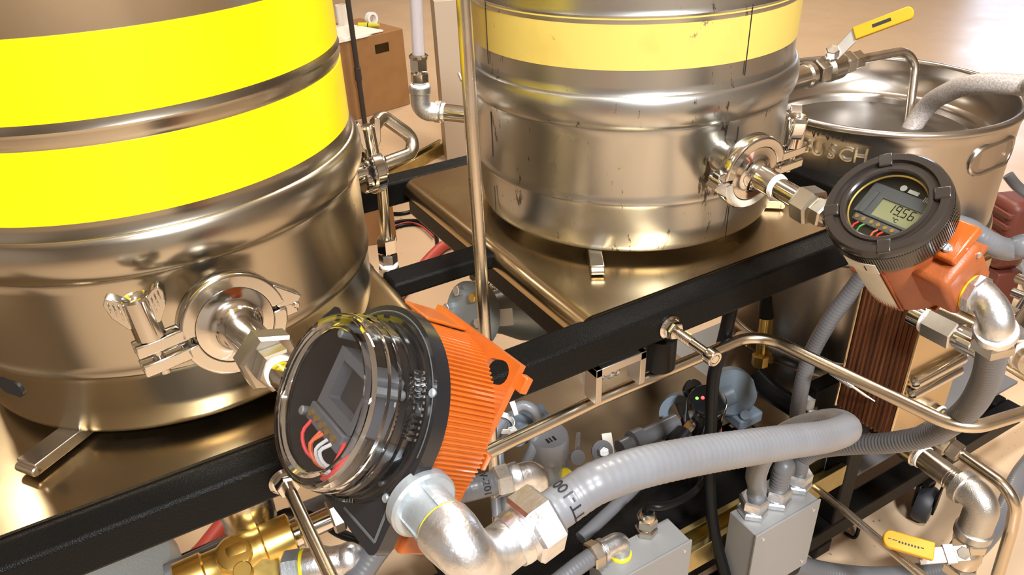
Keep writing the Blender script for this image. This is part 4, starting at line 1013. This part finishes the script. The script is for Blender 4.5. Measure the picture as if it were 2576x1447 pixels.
solo('braided_hose', G().tube(spline([V((K3.x+.03,K3.y-.03,-.20)), V((K3.x+.035,K3.y-.03,-.06)), PY(2318,285,K3.y-.03), PY(2385,232,K3.y-.07), PY(2470,210,K3.y-.12), PY(2580,216,K3.y-.17), PY(2690,240,K3.y-.22), V((1.62,.42,-.10)), V((1.80,.40,-.45)), V((1.95,.50,FLOOR+.02)), V((2.3,.75,FLOOR+.02))]), .0150, 20), m_hose, 'grey braided hose looping out of the open keg', 'hose')
# ================================================================== sight tube left of the pale keg
ys = .965
e0 = PY(1055,262,ys); k0 = PY(1168,288,ys-.03)
t = thing('sight_tube', 'clear vertical sight tube with steel elbow left of the pale keg', 'tube', e0)
ztop = .62
cx = PY(1053,140,ys)
part('clear_tube', G().lathe([(.0084,0),(.0084,.60),(.0062,.60),(.0062,0)], fr(cx, PY(1047,0,ys)-cx), 24, closed=True), m_sight, t)
dd = (PY(1047,0,ys)-cx).normalized(); Mt = fr(cx, dd, XA)
part('upper_nut', G().lathe([(.0105,.002),(.0130,.0),(.0130,-.003),(.0110,-.004)], Mt, 24).hexn(Mt, .0125, -.020, -.003, .0015), m_chrome, t, ang=25)
part('lower_nut', G().hexn(Mt @ Matrix.Rotation(.4,4,'Z'), .0120, -.036, -.022, .0015).cyl(Mt, .010, -.023, -.018, 20), m_chrome, t, ang=25)
part('tape_ring', G().cyl(Mt, .0128, -.042, -.037, 28, .001), m_white, t, label='white thread tape')
cA_ = Mt @ V((0,0,-.040)); cB_ = PY(1062,283,ys); cC_ = PY(1112,282,ys-.01)
dh = (k0-cC_).normalized()
part('elbow_body', G().tube(fillet([cA_, PY(1058,280,ys), cC_], .022, 12), .0132, 24), m_cast, t)
part('elbow_band', G().cyl(fr(cA_, -dd), .0148, 0, .010, 28, .001).cyl(fr(cC_, -dh), .0148, 0, .010, 28, .001), m_cast, t)
part('tape_ring', G().cyl(fr(cC_, dh), .0128, 0, .004, 28, .001), m_white, t, label='white thread tape')
part('ferrule', G().lathe([(.0115,.003),(.0115,.035),(.022,.042),(.024,.047)], fr(cC_, dh), 28), m_chrome, t)
tri_clamp('tri-clamp half hidden behind the thin vertical tube', cC_+dh*.048, dh, ZA.cross(dh)*.3+ZA)
# ================================================================== valve on the right of the bright keg
yv = .86
t = thing('sample_valve', 'steel sample valve with bent handle on the right of the bright keg', 'valve', PY(935,430,yv))
vq = PY(935,425,yv); Mx = fr(vq, V((1,.1,.02)), ZA)
part('stub', G().cyl(Mx, .0125, -.10, .004, 28).lathe([(.0125,-.002),(.024,.004),(.024,.010),(.0125,.016)], Mx, 32), m_chrome, t)
hn = [PY(952,300,yv+.03), PY(975,300,yv+.03), PY(1058,375,yv+.02), PY(960,416,yv)]
part('bent_handle', G().tube(fillet([PY(945,312,yv+.02), PY(962,292,yv+.03), PY(1075,372,yv+.02), PY(955,416,yv)], .022, 12), .0085, 20), m_satin, t)
wn = PY(928,345,yv-.01); up_ = (PY(920,300,yv-.01)-PY(940,400,yv-.01)).normalized(); Mw = fr(PY(940,400,yv-.01), up_, XA)
part('wing_nut', G().lathe([(.0075,.004),(.0085,.006),(.0085,.040),(.006,.043)], Mw, 16).prism([(.004,.010),(.012,.020),(.0165,.046),(.010,.050),(.004,.035)], -.004, .004, Mw @ Matrix.Rotation(pi/2,4,'X')).prism([(-.004,.035),(-.010,.050),(-.0165,.046),(-.012,.020),(-.004,.010)], -.004, .004, Mw @ Matrix.Rotation(pi/2,4,'X')), m_chrome, t, bevel=.001)
part('bolt', G().cyl(Mw, .0035, -.035, .008, 12), m_chrome, t)
part('clamp_band', G().lathe([(.022,-.006),(.030,-.006),(.030,.006),(.022,.006)], fr(vq, V((1,.1,.02)), ZA), 32, closed=True), m_chrome, t, bevel=.0008)
for k, (px, py) in enumerate(((945,405),(962,402),(925,412),(950,420))):
    part('clamp_link', G().ball(PY(px,py,yv-.012), .0052, 10), m_chrome, t)
part('cap', G().cyl(fr(PY(938,445,yv), V((1,.1,.02))), .017, -.016, .012, 24, .002), m_chrome, t)
t = thing('drain_line', 'vertical steel tube with compression fitting below the sample valve', 'tube', PY(972,655,yv))
da, db = PY(958,440,yv), PY(972,600,yv); dz_ = (db-da).normalized(); Mt = fr(db, dz_, XA)
part('tube', G().seg(da, db, .0068, 18), m_tubebr, t)
part('hex_nut', G().hexn(Mt, .0130, -.002, .020, .002), m_chrome, t, ang=20); part('hex_nut', G().hexn(Mt @ Matrix.Rotation(.4,4,'Z'), .0122, .021, .036, .002), m_chrome, t, ang=20)
part('tape_ring', G().cyl(Mt, .0120, .036, .041, 24, .001), m_white, t, label='white thread tape'); part('coupling', G().cyl(Mt, .0132, .041, .075, 24, .001), m_satin, t)
# ================================================================== under the bright keg: brass valve and pipes
yb = .575
D0 = .86
vc = PD(610,1400,D0); 
pa = PD(480,1455,D0-.02); pb = PD(735,1340,D0+.02); db_ = (pb-pa).normalized(); Mb = fr(vc, db_, ZA)
t = thing('brass_valve', 'cast brass valve with round cap under the front beam', 'valve', vc-V((0,0,.04)))
part('valve_body', G().lathe([(.019,-.070),(.0235,-.068),(.0235,-.040),(.0205,-.038),(.0205,-.022),(.026,-.012),(.027,.006),(.022,.018),(.0225,.024),(.0245,.026),(.0245,.056),(.020,.058)], Mb, 32), m_brass, t)
cv = (CAM-vc).normalized(); Mcap = fr(PD(590,1395,D0-.02), V((-.1,-.35,.9)), db_)
part('round_cap', G().lathe([(.019,-.020),(.0195,.0),(.0180,.004),(.0165,.0045),(.0005,.0045)], Mcap, 36), m_brass, t)
part('bonnet', G().hexn(fr(PD(655,1445,D0-.01), V((.1,-.5,.8))), .022, -.01, .012, .002, 8), m_brass, t, ang=20)
part('test_port', G().cyl(fr(PD(612,1438,D0-.03), V((-.1,-.45,.85))), .010, -.01, .006, 20, .001), m_brass, t)
t = thing('union_fitting', 'steel hex union with white tape right of the brass valve', 'fitting', pb-V((0,0,.02)))
Mu = fr(PD(722,1352,D0+.015), db_, ZA)
part('tape_ring', G().cyl(Mu, .0195, -.004, .004, 28, .001), m_white, t, label='white thread tape')
part('barrel', G().cyl(Mu, .0165, .003, .016, 28).cyl(Mu, .0130, .015, .060, 24), m_chrome, t)
part('hex_nut', G().hexn(Mu, .0200, .014, .028, .002), m_nut, t, ang=20); part('hex_nut', G().hexn(Mu @ Matrix.Rotation(.3,4,'Z'), .0200, .050, .064, .002), m_nut, t, ang=20)
part('tube', G().cyl(Mu, .0130, .060, .13, 24), m_chrome, t)
cc = PD(625,1290,.90); Mc = fr(cc, V((0,0,1)))
t = thing('pipe_coupling', 'fat steel coupling above the brass valve', 'fitting', cc-V((0,0,.04)))
part('body', G().lathe([(.022,-.040),(.0295,-.036),(.0300,-.010),(.0280,-.008),(.0280,-.002),(.0300,.0),(.0300,.03),(.026,.04),(.026,.09)], Mc, 36), m_satin, t)
hose('dark ribbed hose running behind the brass valve', [PD(420,1445,1.0), PD(560,1380,1.02), PD(700,1315,1.04), PD(840,1258,1.06), PD(960,1205,1.08)], .0135, m_cond2, 'ribbed_hose', 'hose')
hose('thin dark cable curving behind the steel stud', [PD(690,1310,1.0), PD(720,1290,1.0), PD(790,1300,.98), PD(850,1340,.97), PD(905,1360,.97)], .006, m_cable, 'thin_cable', 'cable')
hose('second thin dark cable curving behind the steel stud', [PD(700,1325,1.02), PD(735,1303,1.02), PD(800,1315,1.0), PD(880,1350,1.0), PD(960,1400,.99)], .005, m_cond2, 'thin_cable', 'cable')
ez = PD(805,1425,.82)
t = thing('conduit_elbow', 'zinc conduit fitting with yellow ring at the bottom edge', 'elbow', ez-V((0,0,.03)))
Mz = fr(PD(740,1432,.82), PD(860,1410,.82)-PD(740,1432,.82))
part('yellow_ring', G().cyl(Mz, .0195, .010, .013, 28), m_ygasket, t, label='yellow sealing ring'); part('nut', G().hexn(Mz, .020, -.010, .009, .002), m_zincd, t, ang=20)
part('body', G().lathe([(.0185,.013),(.0185,.034),(.016,.040),(.0165,.060)], Mz, 28).ball(Mz @ V((0,0,.058)), .0175, 18), m_zinc, t)
solo('motor_cover', G().lathe([(.10,-.16),(.10,-.02),(.09,0),(.0005,0)], Matrix.Translation(PZ(250,1440,-.40)), 48), m_motor, 'grey curved cover at the bottom left under the beam', 'cover')
# grey motor seen through the gap between the trays
mc0 = PY(1185,785,.78); mc1 = PY(1420,790,.86)
mA = PD(1200,790,1.12); mB = PD(1420,770,1.24); md = (mB-mA).normalized(); Mm = fr(mA, md, ZA)
t = thing('pump_motor', 'grey pump motor with bolted flange below the gap between trays', 'motor', mA-V((0,0,.06)))
part('barrel', G().lathe([(.026,.0),(.030,.03),(.034,.05),(.046,.085),(.050,.12),(.050,.26)], Mm, 40), m_motor, t)
fl = part('flange', G().lathe([(.010,-.020),(.046,-.020),(.048,-.018),(.048,.002),(.046,.004),(.010,.004)], Mm, 44), m_motor, t)
for k in range(6):
    part('flange_bolt', G().hexn(Mm @ Matrix.Translation((.036*math.cos(k*pi/3+.4), .036*math.sin(k*pi/3+.4), 0)), .0075, -.030, -.019, .001), m_zinc if k % 3 else m_brass, fl, ang=20)
solo('motor_label', G().box((-.02,-.012,.0), (.02,.012,.001), fr(PD(1255,800,1.10), (CAM-PD(1255,800,1.10)).normalized(), md)), m_white, 'white paper wedge beside the pump motor', 'label')
t = thing('pipe_support', 'small bright chain-like bracket far below the thin vertical tube', 'bracket', PD(1240,715,1.6))
for k, (px, py) in enumerate(((1228,690),(1236,700),(1243,712),(1250,722),(1238,722))): part('link', G().ball(PD(px,py,1.6), .010, 10), m_chrome, t)
part('plate', G().cbox(PD(1215,690,1.62), (.05,.03,.02)), m_cable, t, bevel=.002)
solo('support_post', G().seg(PD(1272,725,1.5), PD(1285,790,1.45), .018, 16), m_tubebr, 'brownish round post behind the pump motor', 'post')
# ================================================================== on the floor behind
cb = PZ(1033,262,FLOOR); cl = PZ(884,306,FLOOR); ex = (cb-cl); 
Lx = ex.length; Mx = fr(cl, ZA, ex)
HB = .36
t = thing('cardboard_box', 'brown cardboard box on the floor behind the kegs', 'box', cl+ex*.5)
part('carton', G().box((-.25,0,0), (Lx,.36,HB), Mx), m_card, t, bevel=.003)
part('hand_slot', G().box((Lx*.52,-.002,HB-.085), (Lx*.74,.0,HB-.045), Mx), m_shelf, t, label='dark hand slot')
def over(x, y, z): return Mx @ V((x,y,z))
solo('paper_sheet', G().prism([(-.20,.01),(Lx*.70,.005),(Lx*.62,.20),(.10,.33),(-.20,.33)], HB+.002, HB+.012, Mx), m_paper, 'white padded envelope lying on the cardboard box', 'paper', bevel=.004)
solo('paper_sheet', G().prism([(-.22,-.012),(Lx*.40,-.008),(Lx*.55,.015),(-.22,.02)], HB+.0005, HB+.0035, Mx), m_paper, 'crumpled paper edge under the white envelope', 'paper')
solo('paper_roll', G().lathe([(.020,0),(.026,0),(.026,.10),(.020,.10)], fr(over(Lx*.52,.25,HB+.001), ZA), 24, closed=True), m_paper, 'upright white cardboard tube on the cardboard box', 'tube')
mk = over(Lx*.62,.17,HB+.014); mk2 = over(Lx*.80,.09,HB+.014)
t = thing('marker_pen', 'yellow marker pen on the cardboard box', 'marker', (mk+mk2)/2)
part('barrel', G().seg(mk, mk.lerp(mk2,.45), .012, 14).seg(mk.lerp(mk2,.5), mk2, .012, 14, .008), m_marker, t); part('cap_joint', G().seg(mk.lerp(mk2,.45), mk.lerp(mk2,.5), .0105, 14), m_ink, t)
t = thing('tape_roll', 'small roll of clear tape on the cardboard box', 'tape', over(Lx*.84,.18,HB))
part('roll', G().lathe([(.018,-.012),(.030,-.012),(.030,.012),(.018,.012)], fr(over(Lx*.84,.17,HB+.031), V((.3,-1,.1))), 28, closed=True), m_wht, t)
pp = PZ(918,312,FLOOR); 
t = thing('black_pole', 'thin dark pole standing in front of the cardboard box', 'pole', pp)
part('pole', G().seg(pp, pp+V((0,0,1.4)), .0115, 14), m_pole, t); part('collar', G().cyl(Matrix.Translation(pp), .0150, .20, .26, 16, .002), m_pole, t); part('collar', G().cyl(Matrix.Translation(pp), .0150, .66, .74, 16, .002), m_pole, t)
solo('carton_piece', G().box((-.22,-.05,0), (.06,.30,.16), fr(PZ(948,598,FLOOR), ZA, V((1,-.25,0)))), m_card, 'corner of a second cardboard carton under the sample valve', 'carton', bevel=.003)
wp0 = PZ(1150,392,FLOOR)
solo('white_post', G().box((-.05,-.05,0), (.06,.05,.62), fr(wp0, ZA, V((1,-.3,0)))), m_wpost, 'cream board standing behind the thin vertical tube', 'board', bevel=.002)
P = [PZ(x,y,FLOOR+.02) for x,y in ((1200,565),(1145,605),(1085,645))]+[V((.45,1.64,FLOOR+.02)), PZ(560,1320,FLOOR+.02), PZ(490,1405,FLOOR+.02), PZ(380,1560,FLOOR+.02)]
solo('red_hose', G().tube(spline(P,.02), .0165, 16), m_redhose, 'red rubber hose lying on the floor under the frame', 'hose')
P = [(930,612),(960,590),(1010,568),(1060,566),(1092,585),(1100,615),(1090,640),(1075,660)]
solo('floor_cable', G().tube(spline([PZ(x,y,FLOOR+.006) for x,y in P],.01), .0065, 10), m_cable, 'black cable making a loop on the floor', 'cable')
P = [(930,590),(975,565),(1020,556),(1080,556)]
solo('floor_cable', G().tube(spline([PZ(x,y,FLOOR+.006) for x,y in P],.01), .0065, 10), m_cable, 'black cable just behind the looped one on the floor', 'cable')
P = [(960,537),(1010,538),(1050,528),(1090,522)]
solo('floor_cable', G().tube(spline([PZ(x,y,FLOOR+.006) for x,y in P],.01), .0070, 10), m_cable, 'straight black cable near the back beam on the floor', 'cable')
P = [(985,572),(1025,560),(1060,569),(1090,596)]
solo('floor_cable', G().tube(spline([PZ(x,y,FLOOR+.010) for x,y in P],.01), .0035, 8), m_redhose, 'thin red wire beside the looped black cable', 'wire')
# keg shelf under the open keg
solo('keg_shelf', G().box((.93,.56,-.532), (1.44,1.03,-.526)).box((.96,.60,-.572), (1.0,1.0,-.532)).box((1.2,.60,-.572), (1.24,1.0,-.532)), m_cond2, 'dark grey shelf carrying the open keg', 'shelf')
# amber fitting by the third keg
t = thing('brass_hose_barb', 'yellowish hose barb with black sleeve under the black beam', 'fitting', PD(1905,900,1.35))
part('sleeve', G().seg(PD(1930,745,1.30), PD(1925,800,1.31), .0125, 18), m_cable, t)
part('barb', G().seg(PD(1925,800,1.31), PD(1913,895,1.34), .0085, 16), m_brass, t)
part('barb_hex', G().hexn(fr(PD(1912,905,1.34), PD(1925,800,1.31)-PD(1912,905,1.34)), .014, -.012, .010, .002), m_brass, t, ang=25)
hose('dark blue-black hose beside the strut on the lower shelf', [PD(1900,945,1.30), PD(1940,985,1.28), PD(1985,1015,1.26), PD(2040,1050,1.24)], .017, m_cable, 'dark_hose', 'hose')
t = thing('shelf_bolt', 'small bright bolt standing on the strut by the keg', 'bolt', PD(1865,865,1.34))
part('bolt', G().seg(PD(1866,862,1.34), PD(1863,842,1.33), .009, 14), m_chrome, t); part('washer', G().cyl(fr(PD(1866,858,1.34), ZA), .014, -.002, .001, 18), m_chrome, t)
t = thing('shelf_bolt', 'small grey bolt left of the brown heat exchanger', 'bolt', PD(2038,1030,1.2))
part('bolt', G().seg(PD(2036,1025,1.2), PD(2040,1002,1.19), .007, 14), m_pale, t); part('washer', G().cyl(fr(PD(2036,1022,1.2), ZA), .012, -.002, .001, 18), m_zinc, t)
solo('rubber_block', G().box((-.035,-.012,-.035), (.035,.012,.035), fr(PD(2070,1000,1.22), ZA, XA)), m_black, 'black block behind the brown heat exchanger', 'block', bevel=.003)
